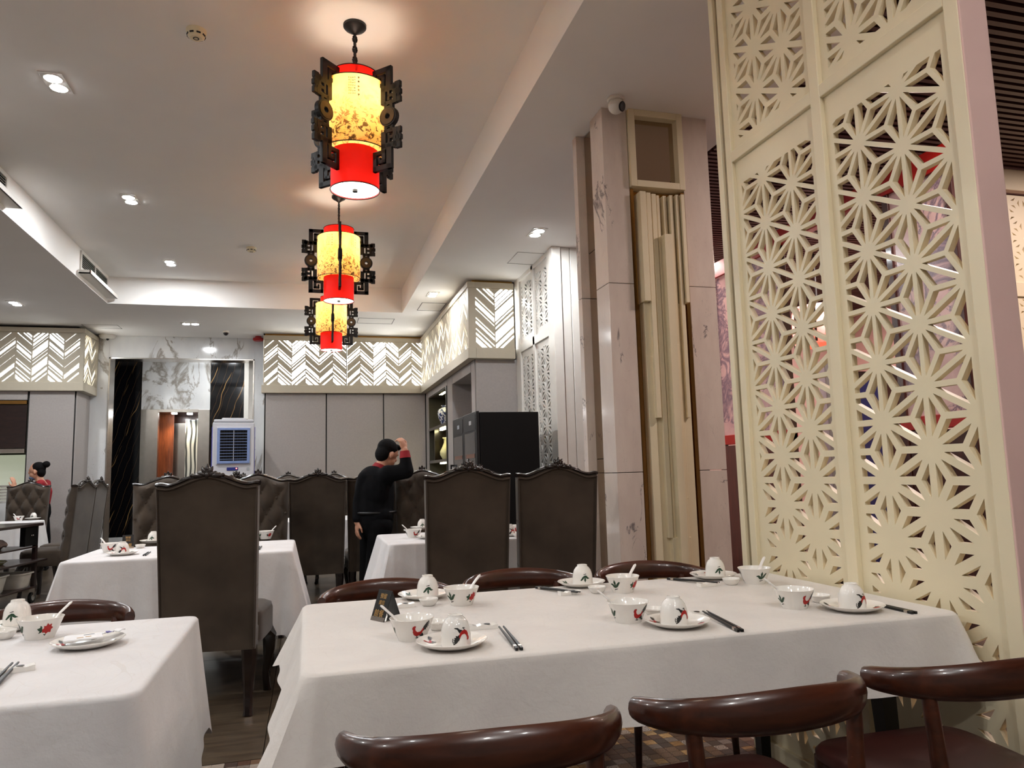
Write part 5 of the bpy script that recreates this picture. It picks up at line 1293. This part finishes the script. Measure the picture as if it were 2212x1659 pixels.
for an in (lan, ran):
    q = L(an); s = MB(); s.capsule((q.x - .03, q.y - .02, .045), (q.x + .13, q.y + .08, .035), .045, .035); s.box(q.x - .06, q.x + .1, q.y - .05, q.y + .05, 0, .02); skinned(s, 'shoe', 'black_plastic', t, .008, 4)
ha = MB(); ellip(ha, HF, (0, -.018, .045), (.086, .098, .085)); ellip(ha, HF, (0, -.05, -.01), (.078, .062, .085)); ellip(ha, HF, (0, .06, .085), (.062, .045, .03)); skinned(ha, 'hair', 'hair', t, .006, 4)
# ---- woman with a bun
YW_ = 11.95
def K(u, v, dy=0.0): return at(u, v, y=YW_ + dy)
hd = K(80, 1017); O = Vector((hd.x + .05, YW_, 0))
t = thing('person', 'woman in a red top with a hair bun, hand raised behind a tufted chair', 'person', O)
H0 = L(hd); HF = frame(H0, (-1, .12, -.05), (0, 0, 1)); nk = H0 + Vector((.045, 0, -.13)); ch = Vector((.035, 0, nk.z - .17)); pv = Vector((.0, 0, .88))
lsh = Vector((.05, -.15, nk.z - .055)); rsh = Vector((.03, .15, nk.z - .055))
lw = L(K(32, 1052, -.15)); le = Vector(((lsh.x + lw.x) / 2 + .02, -.22, lw.z - .12)); re = Vector((.0, .26, ch.z - .18)); rw = Vector((-.16, .22, ch.z - .22))
body = MB(); head_parts(body, HF); chain(body, [nk + Vector((0, 0, -.04)), H0 + Vector((.02, 0, -.06))], [.05, .048]); chain(body, [pv, ch, nk], [.12, .11, .05])
chain(body, [lsh, le, lw], [.042, .034, .025]); chain(body, [rsh, re, rw], [.042, .034, .025]); chain(body, [ch, lsh], [.08, .045]); chain(body, [ch, rsh], [.08, .045])
for s in (-1, 1): chain(body, [pv + Vector((0, s * .09, -.05)), (.06, s * .1, .45), (.07, s * .1, .08)], [.075, .05, .036])
hand(body, frame(lw, (-.2, -.1, 1), (.7, -.6, .1)), .25, .95, 1); hand(body, frame(rw, (-1, 0, -.1), (0, 0, 1)), .6, .95, -1)
skinned(body, 'body', 'skin', t, .0065, 4)
sw = MB(); chain(sw, [pv, ch, nk + Vector((0, 0, -.06))], [.125, .12, .07]); chain(sw, [ch, lsh], [.1, .062]); chain(sw, [ch, rsh], [.1, .062]); chain(sw, [lsh, le], [.06, .048]); chain(sw, [le, le + (lw - le) * .75], [.047, .036]); chain(sw, [rsh, re], [.06, .048]); chain(sw, [re, rw], [.047, .036])
skinned(sw, 'red_top', 'red_cloth', t, .009, 8)
co = MB(); co.tube([nk + Vector((.004, 0, -.055)), nk + Vector((-.006, 0, -.012))], [.068, .056], 24); co.obj('collar', 'black_knit', t, smooth=60)
tr = MB(); chain(tr, [pv, pv + Vector((0, 0, -.08))], [.145, .15])
for s in (-1, 1): chain(tr, [pv + Vector((0, s * .08, -.06)), (.06, s * .1, .45), (.07, s * .1, .07)], [.1, .072, .058])
skinned(tr, 'trousers', 'black_trouser', t, .009, 6)
for s in (-1, 1): q = MB(); q.capsule((.09, s * .1, .04), (-.08, s * .1, .03), .04, .03); q.box(-.06, .1, s * .1 - .035, s * .1 + .035, 0, .02); skinned(q, 'shoe', 'black_plastic', t, .008, 4)
ha = MB(); ellip(ha, HF, (0, -.022, .04), (.084, .095, .085)); ellip(ha, HF, (0, -.055, -.02), (.074, .055, .08)); skinned(ha, 'hair', 'hair', t, .006, 4)
bu = MB(); ellip(bu, HF, (0, -.122, .082), (.052, .05, .048)); ellip(bu, HF, (0, -.085, .07), (.04, .045, .035)); skinned(bu, 'hair_bun', 'hair', t, .006, 4)
ma = MB(); ellip(ma, HF, (0, .055, -.095), (.05, .05, .035)); skinned(ma, 'face_mask', 'mask_blue', t, .006, 3)
